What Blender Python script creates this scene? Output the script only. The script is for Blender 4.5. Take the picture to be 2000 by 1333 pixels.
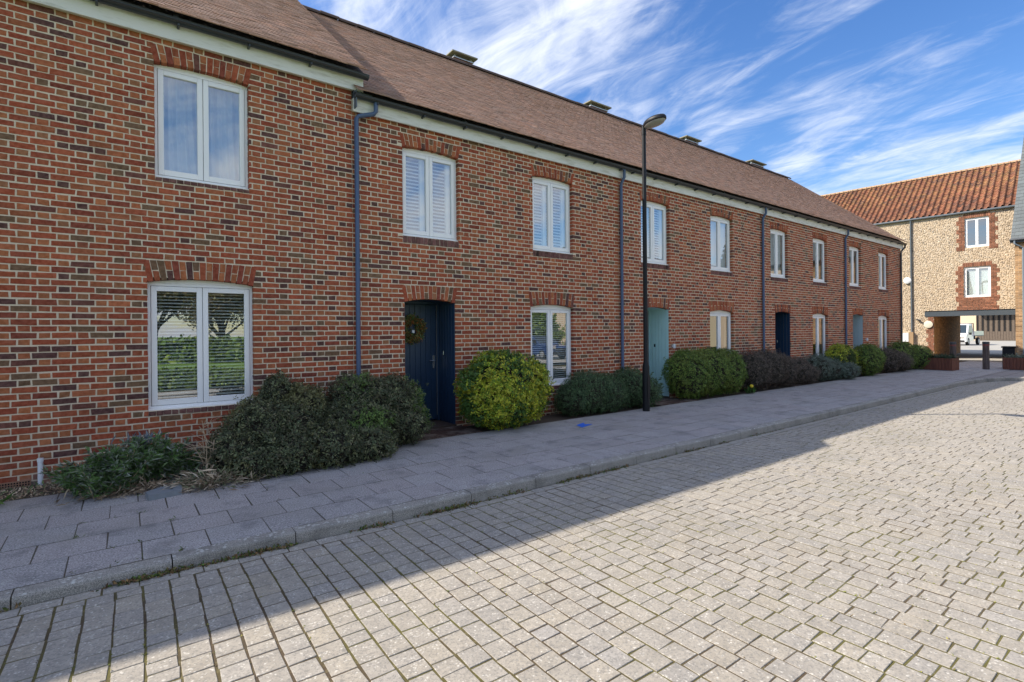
import bpy, math, random
import numpy as np
from mathutils import Vector

# ------------------------------------------------------------------ camera, sky, sun, exposure
sc = bpy.context.scene
for o in list(bpy.data.objects):
    bpy.data.objects.remove(o)
COL = sc.collection
CAMZ = 1.62
F_PX, TH, HY, ROLL = 1012.0, math.radians(36.66), 649.5, 0.0088
cam_d = bpy.data.cameras.new('camera')
cam = bpy.data.objects.new('camera', cam_d)
COL.objects.link(cam)
cam.location = (0, 0, CAMZ)
cam_d.sensor_fit = 'HORIZONTAL'
cam_d.sensor_width = 36.0
cam_d.lens = 36.0 * F_PX / 2000.0
cam_d.shift_y = -(666.5 - HY) / 2000.0
cam_d.clip_end = 2000
from mathutils import Matrix
fwd = Vector((math.sin(TH), math.cos(TH), 0))
rgt = Vector((math.cos(TH), -math.sin(TH), 0))
up = Vector((0, 0, 1))
m3 = Matrix((rgt, up, -fwd)).transposed()
roll = Matrix.Rotation(-ROLL, 3, 'Z')
cam.rotation_euler = (m3 @ roll).to_euler()
sc.camera = cam

SUN_TRAVEL = Vector((0.955, -0.73, -1.0)).normalized()
sun_d = bpy.data.lights.new('sun', 'SUN')
sun = bpy.data.objects.new('sun', sun_d)
COL.objects.link(sun)
sun_d.energy = 2.95
sun_d.angle = math.radians(0.55)
sun_d.color = (1.0, 0.91, 0.78)
sun.rotation_euler = SUN_TRAVEL.to_track_quat('-Z', 'Y').to_euler()

world = bpy.data.worlds.new('World')
sc.world = world
world.use_nodes = True
wn, wl_ = world.node_tree.nodes, world.node_tree.links
wn.clear()


def build_sky():
    N, L = wn, wl_
    out = N.new('ShaderNodeOutputWorld')
    bg = N.new('ShaderNodeBackground')
    L.new(bg.outputs[0], out.inputs[0])
    sky = N.new('ShaderNodeTexSky')
    sky.sky_type = 'NISHITA'
    sky.sun_disc = False
    sky.sun_elevation = math.asin(-SUN_TRAVEL.z)
    sky.sun_rotation = math.atan2(-SUN_TRAVEL.x, -SUN_TRAVEL.y)
    sky.air_density = 1.15
    sky.dust_density = 0.35
    sky.ozone_density = 3.2
    tc = N.new('ShaderNodeTexCoord')
    sep = N.new('ShaderNodeSeparateXYZ')
    L.new(tc.outputs['Generated'], sep.inputs[0])

    def math_(op, a, b=None, clamp=False):
        n = N.new('ShaderNodeMath'); n.operation = op; n.use_clamp = clamp
        for i, v in enumerate((a, b)):
            if v is None: continue
            if isinstance(v, (int, float)): n.inputs[i].default_value = v
            else: L.new(v, n.inputs[i])
        return n.outputs[0]
    z = math_('ADD', math_('MAXIMUM', sep.outputs[2], 0.0), 0.10)
    comb = N.new('ShaderNodeCombineXYZ')
    L.new(math_('DIVIDE', sep.outputs[0], z), comb.inputs[0])
    L.new(math_('DIVIDE', sep.outputs[1], z), comb.inputs[1])

    def noise(rot, sx, sy, off, scale, detail, rough, dist):
        mr_ = N.new('ShaderNodeMapping')
        mr_.inputs['Rotation'].default_value = (0, 0, math.radians(rot))
        L.new(comb.outputs[0], mr_.inputs[0])
        mp = N.new('ShaderNodeMapping')
        mp.inputs['Scale'].default_value = (sx, sy, 1)
        mp.inputs['Location'].default_value = off
        L.new(mr_.outputs[0], mp.inputs[0])
        t = N.new('ShaderNodeTexNoise')
        t.inputs['Scale'].default_value = scale
        t.inputs['Detail'].default_value = detail
        t.inputs['Roughness'].default_value = rough
        t.inputs['Distortion'].default_value = dist
        L.new(mp.outputs[0], t.inputs['Vector'])
        return t.outputs[0]
    streak = noise(CL['rot'], 0.62, 1.35, CL['off1'], 1.5, 10, 0.60, 1.1)
    mass = noise(CL['rot'] + 15, 0.6, 0.9, CL['off2'], 0.75, 4, 0.5, 0.3)
    fine = noise(CL['rot'] - 18, 0.7, 1.6, (4, 2, 0), 4.5, 9, 0.66, 1.6)
    v = math_('ADD', math_('ADD', math_('MULTIPLY', streak, 0.55), math_('MULTIPLY', mass, 0.95)),
              math_('MULTIPLY', fine, 0.25))
    mr = N.new('ShaderNodeMapRange')
    mr.interpolation_type = 'SMOOTHSTEP'
    mr.inputs[1].default_value = CL['lo']; mr.inputs[2].default_value = CL['hi']
    mr.inputs[3].default_value = 0.0; mr.inputs[4].default_value = 0.96
    L.new(v, mr.inputs[0])
    # saturate the blue a little, then lay the cloud over it
    hs = N.new('ShaderNodeHueSaturation')
    hs.inputs['Hue'].default_value = 0.511; hs.inputs['Saturation'].default_value = CL['sat']; hs.inputs['Value'].default_value = CL['val']
    L.new(sky.outputs[0], hs.inputs['Color'])
    mx = N.new('ShaderNodeMix'); mx.data_type = 'RGBA'
    L.new(mr.outputs[0], mx.inputs['Factor'])
    L.new(hs.outputs[0], mx.inputs['A'])
    mx.inputs['B'].default_value = (*CL['col'], 1)
    L.new(mx.outputs['Result'], bg.inputs[0])
    bg.inputs[1].default_value = CL['strength']


CL = dict(rot=105, off1=(8.09, 5.29, 0), off2=(-4.38, 6.3, 0), lo=0.74, hi=1.045, sat=1.25, val=1.0,
          col=(5.7, 5.95, 6.5), strength=0.077)
build_sky()
sc.view_settings.view_transform = 'Standard'
sc.view_settings.look = 'None'
sc.view_settings.gamma = 1.0
sc.view_settings.use_curve_mapping = False
sc.view_settings.exposure = 1.37
sc.cycles.use_denoising = True
sc.cycles.max_bounces = 6
sc.cycles.diffuse_bounces = 3
sc.cycles.glossy_bounces = 3
sc.cycles.transparent_max_bounces = 12
sc.cycles.sample_clamp_indirect = 6

rng = np.random.default_rng(7)
random.seed(7)
D = 7.81            # facade plane
P = D               # alias


# ------------------------------------------------------------------ helpers: objects
_W = {}


def wloc(o):
    return _W.get(o.name, Vector((0, 0, 0))) if o is not None else Vector((0, 0, 0))


def tag(o, label=None, cat=None, group=None, kind=None):
    if label: o['label'] = label
    if cat: o['category'] = cat
    if group: o['group'] = group
    if kind: o['kind'] = kind
    return o


def empty(name, loc, label=None, cat=None, group=None, kind=None):
    o = bpy.data.objects.new(name, None)
    o.empty_display_size = 0.2
    COL.objects.link(o)
    o.location = loc
    _W[o.name] = Vector(loc)
    return tag(o, label, cat, group, kind)


def link(name, me, mat, parent=None, smooth=False):
    o = bpy.data.objects.new(name, me)
    COL.objects.link(o)
    if mat is not None:
        if isinstance(mat, (list, tuple)):
            for m in mat: me.materials.append(m)
        else:
            me.materials.append(mat)
    if smooth:
        me.polygons.foreach_set('use_smooth', np.ones(len(me.polygons), bool))
    if parent is not None:
        o.parent = parent
        _W[o.name] = wloc(parent)
    return o


def npmesh(name, V, Fc, tint=None):
    """V (n,3), Fc (m,k) all faces of k corners, tint (n,3) point colours"""
    V = np.asarray(V, np.float32); Fc = np.asarray(Fc, np.int32)
    me = bpy.data.meshes.new(name)
    me.vertices.add(len(V)); me.vertices.foreach_set('co', V.ravel())
    m, k = Fc.shape
    me.loops.add(m * k); me.loops.foreach_set('vertex_index', Fc.ravel())
    me.polygons.add(m)
    me.polygons.foreach_set('loop_start', np.arange(m, dtype=np.int32) * k)
    me.polygons.foreach_set('use_smooth', np.zeros(m, bool))
    me.update(calc_edges=True)
    if tint is not None:
        a = me.attributes.new('tint', 'FLOAT_COLOR', 'POINT')
        c = np.ones((len(V), 4), np.float32); c[:, :3] = tint
        a.data.foreach_set('color', c.ravel())
    return me


class MB:
    """collects boxes, prisms, tubes and lathes into one mesh, world coordinates"""
    def __init__(s):
        s.v, s.f = [], []

    def add(s, vs, fs):
        b = len(s.v)
        s.v += [tuple(v) for v in vs]
        s.f += [tuple(b + i for i in f) for f in fs]
        return s

    def box(s, x0, x1, y0, y1, z0, z1, ch=0.0):
        if ch <= 0:
            vs = [(x, y, z) for z in (z0, z1) for y in (y0, y1) for x in (x0, x1)]
            return s.add(vs, [(0, 2, 3, 1), (4, 5, 7, 6), (0, 1, 5, 4), (2, 6, 7, 3), (0, 4, 6, 2), (1, 3, 7, 5)])
        # box with chamfered edges
        import itertools
        pts = []
        c = ch
        for sx, sy, sz in itertools.product((0, 1), repeat=3):
            X, Y, Z = (x0, x1)[sx], (y0, y1)[sy], (z0, z1)[sz]
            dx, dy, dz = (c, -c)[sx], (c, -c)[sy], (c, -c)[sz]
            pts += [(X, Y + dy, Z + dz), (X + dx, Y, Z + dz), (X + dx, Y + dy, Z)]
        def id_(sx, sy, sz, a): return (sx * 4 + sy * 2 + sz) * 3 + a
        fs = []
        for sx in (0, 1):
            q = [id_(sx, 0, 0, 0), id_(sx, 1, 0, 0), id_(sx, 1, 1, 0), id_(sx, 0, 1, 0)]
            fs.append(q if sx else q[::-1])
        for sy in (0, 1):
            q = [id_(0, sy, 0, 1), id_(1, sy, 0, 1), id_(1, sy, 1, 1), id_(0, sy, 1, 1)]
            fs.append(q[::-1] if sy else q)
        for sz in (0, 1):
            q = [id_(0, 0, sz, 2), id_(1, 0, sz, 2), id_(1, 1, sz, 2), id_(0, 1, sz, 2)]
            fs.append(q if sz else q[::-1])
        for a in (0, 1):
            for b in (0, 1):
                fs.append((id_(a, b, 0, 0), id_(a, b, 1, 0), id_(a, b, 1, 1), id_(a, b, 0, 1)))
                fs.append((id_(a, 0, b, 0), id_(a, 1, b, 0), id_(a, 1, b, 2), id_(a, 0, b, 2)))
                fs.append((id_(0, a, b, 1), id_(1, a, b, 1), id_(1, a, b, 2), id_(0, a, b, 2)))
        for sx, sy, sz in itertools.product((0, 1), repeat=3):
            fs.append((id_(sx, sy, sz, 0), id_(sx, sy, sz, 1), id_(sx, sy, sz, 2)))
        return s.add(pts, fs)

    def obox(s, o, ex, ey, ez):
        """oriented box: corner o and three edge vectors"""
        o, ex, ey, ez = map(Vector, (o, ex, ey, ez))
        vs = [o + ex * a + ey * b + ez * c for c in (0, 1) for b in (0, 1) for a in (0, 1)]
        return s.add(vs, [(0, 2, 3, 1), (4, 5, 7, 6), (0, 1, 5, 4), (2, 6, 7, 3), (0, 4, 6, 2), (1, 3, 7, 5)])

    def prism(s, poly, ext):
        """poly: list of 3D points, ext: extrusion vector"""
        n = len(poly)
        e = Vector(ext)
        a = [Vector(p) for p in poly]
        vs = a + [p + e for p in a]
        fs = [tuple(range(n))[::-1], tuple(range(n, 2 * n))]
        fs += [(i, (i + 1) % n, n + (i + 1) % n, n + i) for i in range(n)]
        return s.add(vs, fs)

    def tube(s, pts, rad, seg=8, caps=True):
        pts = [Vector(p) for p in pts]
        if isinstance(rad, (int, float)): rad = [rad] * len(pts)
        base = len(s.v)
        ref = None
        for i, p in enumerate(pts):
            d = (pts[min(i + 1, len(pts) - 1)] - pts[max(i - 1, 0)])
            if d.length < 1e-9: d = Vector((0, 0, 1))
            d.normalize()
            if ref is None:
                ref = Vector((1, 0, 0)) if abs(d.x) < 0.9 else Vector((0, 1, 0))
            u = (ref - d * ref.dot(d)).normalized()
            ref = u
            w = d.cross(u)
            for k in range(seg):
                a = 2 * math.pi * k / seg
                s.v.append(tuple(p + (u * math.cos(a) + w * math.sin(a)) * rad[i]))
        for i in range(len(pts) - 1):
            for k in range(seg):
                a, b = base + i * seg + k, base + i * seg + (k + 1) % seg
                s.f.append((a, b, b + seg, a + seg))
        if caps:
            s.f.append(tuple(base + k for k in range(seg))[::-1])
            s.f.append(tuple(base + (len(pts) - 1) * seg + k for k in range(seg)))
        return s

    def lathe(s, c, prof, seg=20, axis=(0, 0, 1)):
        """prof: list of (r, h) along axis from c"""
        ax = Vector(axis).normalized()
        u = ax.orthogonal().normalized(); w = ax.cross(u)
        base = len(s.v)
        for r, h in prof:
            for k in range(seg):
                a = 2 * math.pi * k / seg
                s.v.append(tuple(Vector(c) + ax * h + (u * math.cos(a) + w * math.sin(a)) * r))
        for i in range(len(prof) - 1):
            for k in range(seg):
                a, b = base + i * seg + k, base + i * seg + (k + 1) % seg
                s.f.append((a, b, b + seg, a + seg))
        s.f.append(tuple(base + k for k in range(seg))[::-1])
        s.f.append(tuple(base + (len(prof) - 1) * seg + k for k in range(seg)))
        return s

    def build(s, name, mat, parent=None, smooth=False):
        me = bpy.data.meshes.new(name)
        w = wloc(parent)
        me.from_pydata([(a - w.x, b - w.y, c - w.z) for a, b, c in s.v], [], s.f)
        me.update()
        o = link(name, me, mat, parent)
        if smooth:
            try:
                me.shade_smooth() if hasattr(me, 'shade_smooth') else None
                me.set_sharp_from_angle(angle=math.radians(38))
            except Exception:
                me.polygons.foreach_set('use_smooth', np.ones(len(me.polygons), bool))
        return o


# piece template: 12 points (back ring, shoulder ring, face ring), nine quads
_PF = np.array([(0, 1, 5, 4), (1, 2, 6, 5), (2, 3, 7, 6), (3, 0, 4, 7),
                (4, 5, 9, 8), (5, 6, 10, 9), (6, 7, 11, 10), (7, 4, 8, 11), (8, 9, 10, 11)], np.int32)


def piece_verts(C, hf, hb, ch, frame, tilt=0.0, r=rng):
    """C (n,4,2) corners counter-clockwise seen from the front; frame = (origin, ea, eb, en)"""
    C = np.asarray(C, float); n = len(C)
    hf = np.broadcast_to(np.asarray(hf, float), (n,)); hb = np.broadcast_to(np.asarray(hb, float), (n,))
    ch = np.broadcast_to(np.asarray(ch, float), (n,))
    nx = np.roll(C, -1, 1) - C; pv = np.roll(C, 1, 1) - C
    nx /= np.linalg.norm(nx, axis=2, keepdims=True) + 1e-9
    pv /= np.linalg.norm(pv, axis=2, keepdims=True) + 1e-9
    In = C + (nx + pv) * ch[:, None, None]
    hj = hf[:, None] + (r.normal(0, tilt, (n, 4)) if tilt else 0)
    o, ea, eb, en = [np.asarray(q, float) for q in frame]
    def to3(c2, h): return o + c2[..., :1] * ea + c2[..., 1:] * eb + h[..., None] * en
    H = np.broadcast_to(hj, (n, 4))
    return np.concatenate([to3(C, np.broadcast_to(hb[:, None], (n, 4))), to3(C, H - ch[:, None]), to3(In, H)], 1)


def emit(V, tint, mat, parent, name, rest_name, pick, smooth=False, F=_PF):
    """V (n,k,3) pieces; pick = indices that become objects of their own; the rest is one 'stuff' part"""
    n, k, _ = V.shape
    w = np.array(wloc(parent))
    V = V - w
    tint = np.repeat(np.asarray(tint)[:, None, :], k, 1)
    pick = list(pick)[:300]
    for i in pick:
        link(name, npmesh(name, V[i], F, tint[i]), mat, parent, smooth)
    keep = np.ones(n, bool); keep[pick] = False
    if keep.any():
        m = int(keep.sum())
        Fa = (F[None] + (np.arange(m) * k)[:, None, None]).reshape(-1, F.shape[1])
        o = link(rest_name, npmesh(rest_name, V[keep].reshape(-1, 3), Fa, tint[keep].reshape(-1, 3)), mat, parent, smooth)
        o['kind'] = 'stuff'


def cam_xy(p):
    """pixel position and depth of points (n,3) in the photograph's 2000 px frame"""
    p = np.asarray(p, float)
    d = p[:, 0] * math.sin(TH) + p[:, 1] * math.cos(TH)
    u = p[:, 0] * math.cos(TH) - p[:, 1] * math.sin(TH)
    z = p[:, 2] - CAMZ
    d = np.maximum(d, 0.05)
    return 1000 + F_PX * u / d, HY - F_PX * z / d, d


def nearest(V, extra=None, n=300):
    c = V.mean(1)
    x, y, d = cam_xy(c)
    ok = (x > 5) & (x < 1995) & (y > 5) & (y < 1328)
    if extra is not None: ok &= extra(c)
    d = np.where(ok, d, 1e9)
    idx = np.argsort(d)
    return [i for i in idx[:n] if d[i] < 1e8]


# ------------------------------------------------------------------ helpers: materials
MATS = {}


class NT:
    def __init__(s, m):
        s.t = m.node_tree; s.N = s.t.nodes; s.L = s.t.links

    def new(s, ty, **kw):
        n = s.N.new(ty)
        for k, v in kw.items():
            if hasattr(n, k): setattr(n, k, v)
            else: n.inputs[k.replace('_', ' ')].default_value = v
        return n

    def put(s, sock, v):
        if isinstance(v, (int, float, tuple, list)):
            if isinstance(v, (tuple, list)) and len(v) == 3 and sock.type == 'RGBA': v = (*v, 1)
            sock.default_value = v
        else: s.L.new(v, sock)

    def math(s, op, a, b=0.0, clamp=False):
        n = s.N.new('ShaderNodeMath'); n.operation = op; n.use_clamp = clamp
        s.put(n.inputs[0], a); s.put(n.inputs[1], b)
        return n.outputs[0]

    def noise(s, scale, detail=4, rough=0.55, vec=None, dist=0.0):
        n = s.N.new('ShaderNodeTexNoise')
        n.inputs['Scale'].default_value = scale; n.inputs['Detail'].default_value = detail
        n.inputs['Roughness'].default_value = rough; n.inputs['Distortion'].default_value = dist
        s.L.new(vec if vec is not None else s.pos(), n.inputs['Vector'])
        return n.outputs[0]

    def voro(s, scale, feature='F1', vec=None, out='Distance'):
        n = s.N.new('ShaderNodeTexVoronoi'); n.feature = feature
        n.inputs['Scale'].default_value = scale
        s.L.new(vec if vec is not None else s.pos(), n.inputs['Vector'])
        return n.outputs[out]

    def pos(s):
        if not hasattr(s, '_p'):
            s._p = s.N.new('ShaderNodeNewGeometry').outputs['Position']
        return s._p

    def scaled(s, v3):
        m = s.N.new('ShaderNodeMapping'); m.inputs['Scale'].default_value = v3
        s.L.new(s.pos(), m.inputs[0])
        return m.outputs[0]

    def ramp(s, f, a, b, lo=0.0, hi=1.0, smooth=True):
        n = s.N.new('ShaderNodeMapRange')
        if smooth: n.interpolation_type = 'SMOOTHSTEP'
        s.put(n.inputs[0], f)
        for i, v in zip((1, 2, 3, 4), (a, b, lo, hi)): n.inputs[i].default_value = v
        return n.outputs[0]

    def mix(s, f, a, b, mode='MIX'):
        n = s.N.new('ShaderNodeMix'); n.data_type = 'RGBA'; n.blend_type = mode
        s.put(n.inputs['Factor'], f); s.put(n.inputs['A'], a); s.put(n.inputs['B'], b)
        return n.outputs['Result']

    def attr(s, name='tint'):
        n = s.N.new('ShaderNodeAttribute'); n.attribute_name = name
        return n.outputs['Color']

    def bump(s, h, strength=0.3, dist=0.01):
        n = s.N.new('ShaderNodeBump')
        n.inputs['Strength'].default_value = strength; n.inputs['Distance'].default_value = dist
        s.L.new(h, n.inputs['Height'])
        return n.outputs[0]


def material(name, fn):
    m = bpy.data.materials.new(name); m.use_nodes = True
    t = NT(m)
    b = t.N['Principled BSDF']
    fn(t, b)
    MATS[name] = m
    return m


def plain(name, col, rough=0.6, metal=0.0, spec=None, var=0.0, scale=6.0, bump=0.0, bscale=60.0, coat=0.0):
    def fn(t, b):
        c = col
        if var:
            c = t.mix(t.noise(scale, 5), tuple(v * (1 - var) for v in col), tuple(min(1, v * (1 + var)) for v in col))
        t.put(b.inputs['Base Color'], c)
        b.inputs['Roughness'].default_value = rough; b.inputs['Metallic'].default_value = metal
        if spec is not None: b.inputs['Specular IOR Level'].default_value = spec
        if coat: b.inputs['Coat Weight'].default_value = coat
        if bump: t.L.new(t.bump(t.noise(bscale, 4), bump, 0.004), b.inputs['Normal'])
    return material(name, fn)


def m_brick(t, b):
    n1 = t.noise(28, 5, 0.6); n2 = t.noise(7, 4)
    c = t.mix(t.ramp(n1, 0.3, 0.72), t.mix(0.3, t.attr(), (0.0, 0.0, 0.0)), t.mix(0.08, t.attr(), (0.6, 0.4, 0.28)))
    c = t.mix(t.math('MULTIPLY', t.ramp(n2, 0.45, 0.75), 0.2), c, (0.13, 0.075, 0.06))
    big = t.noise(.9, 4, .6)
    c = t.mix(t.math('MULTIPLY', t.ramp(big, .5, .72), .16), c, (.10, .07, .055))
    # pale bloom near the ground where the wall takes up damp
    z = t.N.new('ShaderNodeSeparateXYZ'); t.L.new(t.pos(), z.inputs[0])
    eff = t.math('MULTIPLY', t.ramp(z.outputs[2], 0.32, -0.05), t.ramp(t.noise(3.1, 4), 0.42, 0.62))
    c = t.mix(t.math('MULTIPLY', eff, 0.4), c, (0.38, 0.32, 0.27))
    t.put(b.inputs['Base Color'], c)
    b.inputs['Roughness'].default_value = 0.9
    b.inputs['Specular IOR Level'].default_value = 0.25
    t.L.new(t.bump(t.noise(120, 5, 0.7), 0.5, 0.004), b.inputs['Normal'])


def m_mortar(t, b):
    n = t.noise(40, 5, 0.65)
    c = t.mix(n, (0.56, 0.465, 0.34), (0.76, 0.645, 0.49))
    c = t.mix(t.ramp(t.noise(1.3, 4), 0.5, 0.75, 0, 0.35), c, (0.34, 0.27, 0.2))
    t.put(b.inputs['Base Color'], c)
    b.inputs['Roughness'].default_value = 0.95
    t.L.new(t.bump(t.noise(150, 4), 0.5, 0.004), b.inputs['Normal'])


def m_tile(t, b):
    c = t.mix(t.ramp(t.noise(22, 5, 0.65), 0.3, 0.75), t.mix(0.18, t.attr(), (0.02, 0.015, 0.015)), t.attr())
    lich = t.math('MULTIPLY', t.ramp(t.voro(16), 0.16, 0.05), t.ramp(t.noise(2.2, 3), 0.5, 0.62))
    c = t.mix(t.math('MULTIPLY', lich, 0.7), c, (0.42, 0.38, 0.28))
    t.put(b.inputs['Base Color'], c)
    b.inputs['Roughness'].default_value = 0.88
    t.L.new(t.bump(t.noise(90, 4), 0.4, 0.004), b.inputs['Normal'])


def m_slab(t, b):
    n = t.noise(75, 6, 0.8)
    c = t.mix(t.ramp(n, .38, .62), t.mix(0.62, t.attr(), (0.03, 0.03, 0.03)), t.mix(.22, t.attr(), (.7, .7, .7)))
    dirt = t.ramp(t.noise(1.7, 5, 0.6), 0.45, 0.72)
    c = t.mix(t.math('MULTIPLY', dirt, 0.6), c, (0.27, 0.255, 0.23))
    c = t.mix(t.math('MULTIPLY', t.ramp(t.noise(2.9, 5, .65), .5, .7), .55), c, (.12, .12, .122))
    # pale lichen spots, thicker along the kerb, sandy dust by the beds
    y = t.N.new('ShaderNodeSeparateXYZ'); t.L.new(t.pos(), y.inputs[0])
    near_kerb = t.ramp(y.outputs[1], 4.95, 4.6, 0.12, 1.0)
    spots = t.math('MULTIPLY', t.ramp(t.voro(38), 0.42, 0.24), t.ramp(t.noise(9, 4), 0.52, 0.6))
    c = t.mix(t.math('MULTIPLY', t.math('MULTIPLY', spots, near_kerb), 0.85), c, (0.5, 0.5, 0.47))
    sand = t.math('MULTIPLY', t.ramp(y.outputs[1], 6.2, 7.1), t.ramp(t.noise(3, 4), 0.4, 0.62))
    c = t.mix(t.math('MULTIPLY', sand, 0.6), c, (0.33, 0.31, 0.27))
    t.put(b.inputs['Base Color'], c)
    b.inputs['Roughness'].default_value = 0.92
    t.L.new(t.bump(t.noise(140, 5, 0.7), 0.45, 0.004), b.inputs['Normal'])


def m_kerb(t, b):
    g = t.noise(180, 3, 0.7)
    c = t.mix(t.ramp(g, .3, .7), (0.13, 0.125, 0.115), (0.46, 0.43, 0.38))
    c = t.mix(t.ramp(t.noise(2.5, 5), 0.45, 0.7, 0, 0.5), c, (0.10, 0.095, 0.085))
    s3 = t.N.new('ShaderNodeSeparateXYZ'); t.L.new(t.N.new('ShaderNodeNewGeometry').outputs['Normal'], s3.inputs[0])
    spots = t.math('MULTIPLY', t.ramp(t.voro(30), 0.5, 0.25), t.ramp(t.noise(8, 4), 0.46, 0.58))
    spots = t.math('MULTIPLY', spots, t.ramp(s3.outputs[2], 0.4, 0.9))
    c = t.mix(t.math('MULTIPLY', spots, 0.9), c, (0.52, 0.52, 0.48))
    t.put(b.inputs['Base Color'], c)
    b.inputs['Roughness'].default_value = 0.92
    t.L.new(t.bump(t.noise(160, 5), 0.5, 0.004), b.inputs['Normal'])


def m_paver(t, b):
    big = t.noise(14, 6, 0.68, dist=0.6)
    c = t.mix(t.ramp(big, 0.3, 0.7), t.mix(0.25, t.attr(), (0.05, 0.05, 0.05)), t.attr())
    c = t.mix(t.math('MULTIPLY', t.ramp(t.noise(.55, 5, .6), .48, .68), .30), c, (.20, .185, .165))
    c = t.mix(t.math('MULTIPLY', t.ramp(t.noise(2.3, 5, .65), .5, .7), .22), c, (.46, .42, .35))
    fleck = t.math('MULTIPLY', t.ramp(t.voro(60), 0.5, 0.2), t.ramp(t.noise(26, 4), 0.5, 0.62))
    c = t.mix(t.math('MULTIPLY', fleck, 0.7), c, (0.68, 0.65, 0.58))
    dark = t.math('MULTIPLY', t.ramp(t.noise(62, 5, .75), 0.48, 0.62), 0.62)
    c = t.mix(dark, c, (0.16, 0.155, 0.145))
    t.put(b.inputs['Base Color'], c)
    b.inputs['Roughness'].default_value = 0.93
    t.L.new(t.bump(t.math('ADD', t.math('MULTIPLY', t.noise(48, 6, 0.7), 1.0), t.noise(170, 4, .7)), 0.45, 0.004), b.inputs['Normal'])


def m_joint(t, b):
    n = t.noise(5, 5, 0.65)
    c = t.mix(t.ramp(t.noise(1.1, 4), 0.42, 0.62), (0.085, 0.06, 0.034), (0.11, 0.10, 0.024))
    c = t.mix(t.ramp(n, 0.5, 0.7, 0, 0.7), c, (0.06, 0.045, 0.03))
    c = t.mix(t.ramp(t.noise(30, 4), 0.52, 0.7, 0, 0.5), c, (0.21, 0.18, 0.085))
    t.put(b.inputs['Base Color'], c)
    b.inputs['Roughness'].default_value = 1.0
    t.L.new(t.bump(t.noise(200, 4), 0.8, 0.006), b.inputs['Normal'])


def m_soil(t, b):
    c = t.mix(t.noise(30, 6, 0.7), (0.03, 0.022, 0.017), (0.13, 0.095, 0.065))
    t.put(b.inputs['Base Color'], c)
    b.inputs['Roughness'].default_value = 1.0
    t.L.new(t.bump(t.noise(45, 6, 0.7), 1.0, 0.02), b.inputs['Normal'])


def m_leaf(t, b):
    c = t.mix(t.ramp(t.noise(60, 3), 0.35, 0.7), t.mix(0.3, t.attr(), (0, 0, 0)), t.attr())
    t.put(b.inputs['Base Color'], c)
    b.inputs['Roughness'].default_value = 0.48
    b.inputs['Specular IOR Level'].default_value = 0.35
    tr = t.N.new('ShaderNodeBsdfTranslucent'); t.put(tr.inputs[0], c)
    mx = t.N.new('ShaderNodeMixShader'); mx.inputs[0].default_value = 0.22
    t.L.new(b.outputs[0], mx.inputs[1]); t.L.new(tr.outputs[0], mx.inputs[2])
    t.L.new(mx.outputs[0], t.N['Material Output'].inputs[0])


def m_glass(t, b):
    lw = t.N.new('ShaderNodeLayerWeight'); lw.inputs[0].default_value = 0.5
    f = t.math('ADD', t.math('MULTIPLY', t.math('POWER', lw.outputs['Facing'], 4.0), 0.6), 0.30, True)
    tr = t.N.new('ShaderNodeBsdfTransparent'); tr.inputs[0].default_value = (0.80, 0.85, 0.84, 1)
    gl = t.N.new('ShaderNodeBsdfGlossy'); gl.inputs['Roughness'].default_value = 0.0
    gl.inputs[0].default_value = (0.95, 0.97, 1, 1)
    t.L.new(t.bump(t.noise(1.2, 1), 0.04, 0.02), gl.inputs['Normal'])
    mx = t.N.new('ShaderNodeMixShader')
    t.L.new(f, mx.inputs[0]); t.L.new(tr.outputs[0], mx.inputs[1]); t.L.new(gl.outputs[0], mx.inputs[2])
    t.L.new(mx.outputs[0], t.N['Material Output'].inputs[0])


def m_cloth(t, b):
    b.inputs['Base Color'].default_value = (0.84, 0.86, 0.88, 1)
    b.inputs['Roughness'].default_value = 0.9
    tr = t.N.new('ShaderNodeBsdfTranslucent'); tr.inputs[0].default_value = (0.7, 0.7, 0.7, 1)
    mx = t.N.new('ShaderNodeMixShader'); mx.inputs[0].default_value = 0.3
    t.L.new(b.outputs[0], mx.inputs[1]); t.L.new(tr.outputs[0], mx.inputs[2])
    t.L.new(mx.outputs[0], t.N['Material Output'].inputs[0])


def m_fascia(t, b):
    n = t.noise(6, 5, 0.6, vec=t.scaled((0.5, 1, 3)))
    c = t.mix(t.ramp(n, 0.45, 0.75), (0.74, 0.73, 0.68), (0.52, 0.50, 0.42))
    t.put(b.inputs['Base Color'], c); b.inputs['Roughness'].default_value = 0.55


def m_flint(t, b):
    c = t.mix(t.ramp(t.noise(24, 4), 0.35, 0.7), t.mix(0.28, t.attr(), (0.05, 0.04, 0.03)), t.attr())
    t.put(b.inputs['Base Color'], c); b.inputs['Roughness'].default_value = 0.7


def m_pantile(t, b):
    c = t.mix(t.ramp(t.noise(7, 5, 0.65), 0.35, 0.7), t.mix(0.3, t.attr(), (0.03, 0.02, 0.015)), t.attr())
    z = t.N.new('ShaderNodeSeparateXYZ'); t.L.new(t.pos(), z.inputs[0])
    lich = t.math('MULTIPLY', t.ramp(t.noise(4.2, 5, 0.7), 0.45, 0.62), t.ramp(z.outputs[2], 8.2, 9.5, 0.15, 1.0))
    c = t.mix(t.math('MULTIPLY', lich, 0.45), c, (0.38, 0.22, 0.07))
    t.put(b.inputs['Base Color'], c); b.inputs['Roughness'].default_value = 0.85
    t.L.new(t.bump(t.noise(60, 4), 0.4, 0.006), b.inputs['Normal'])


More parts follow.
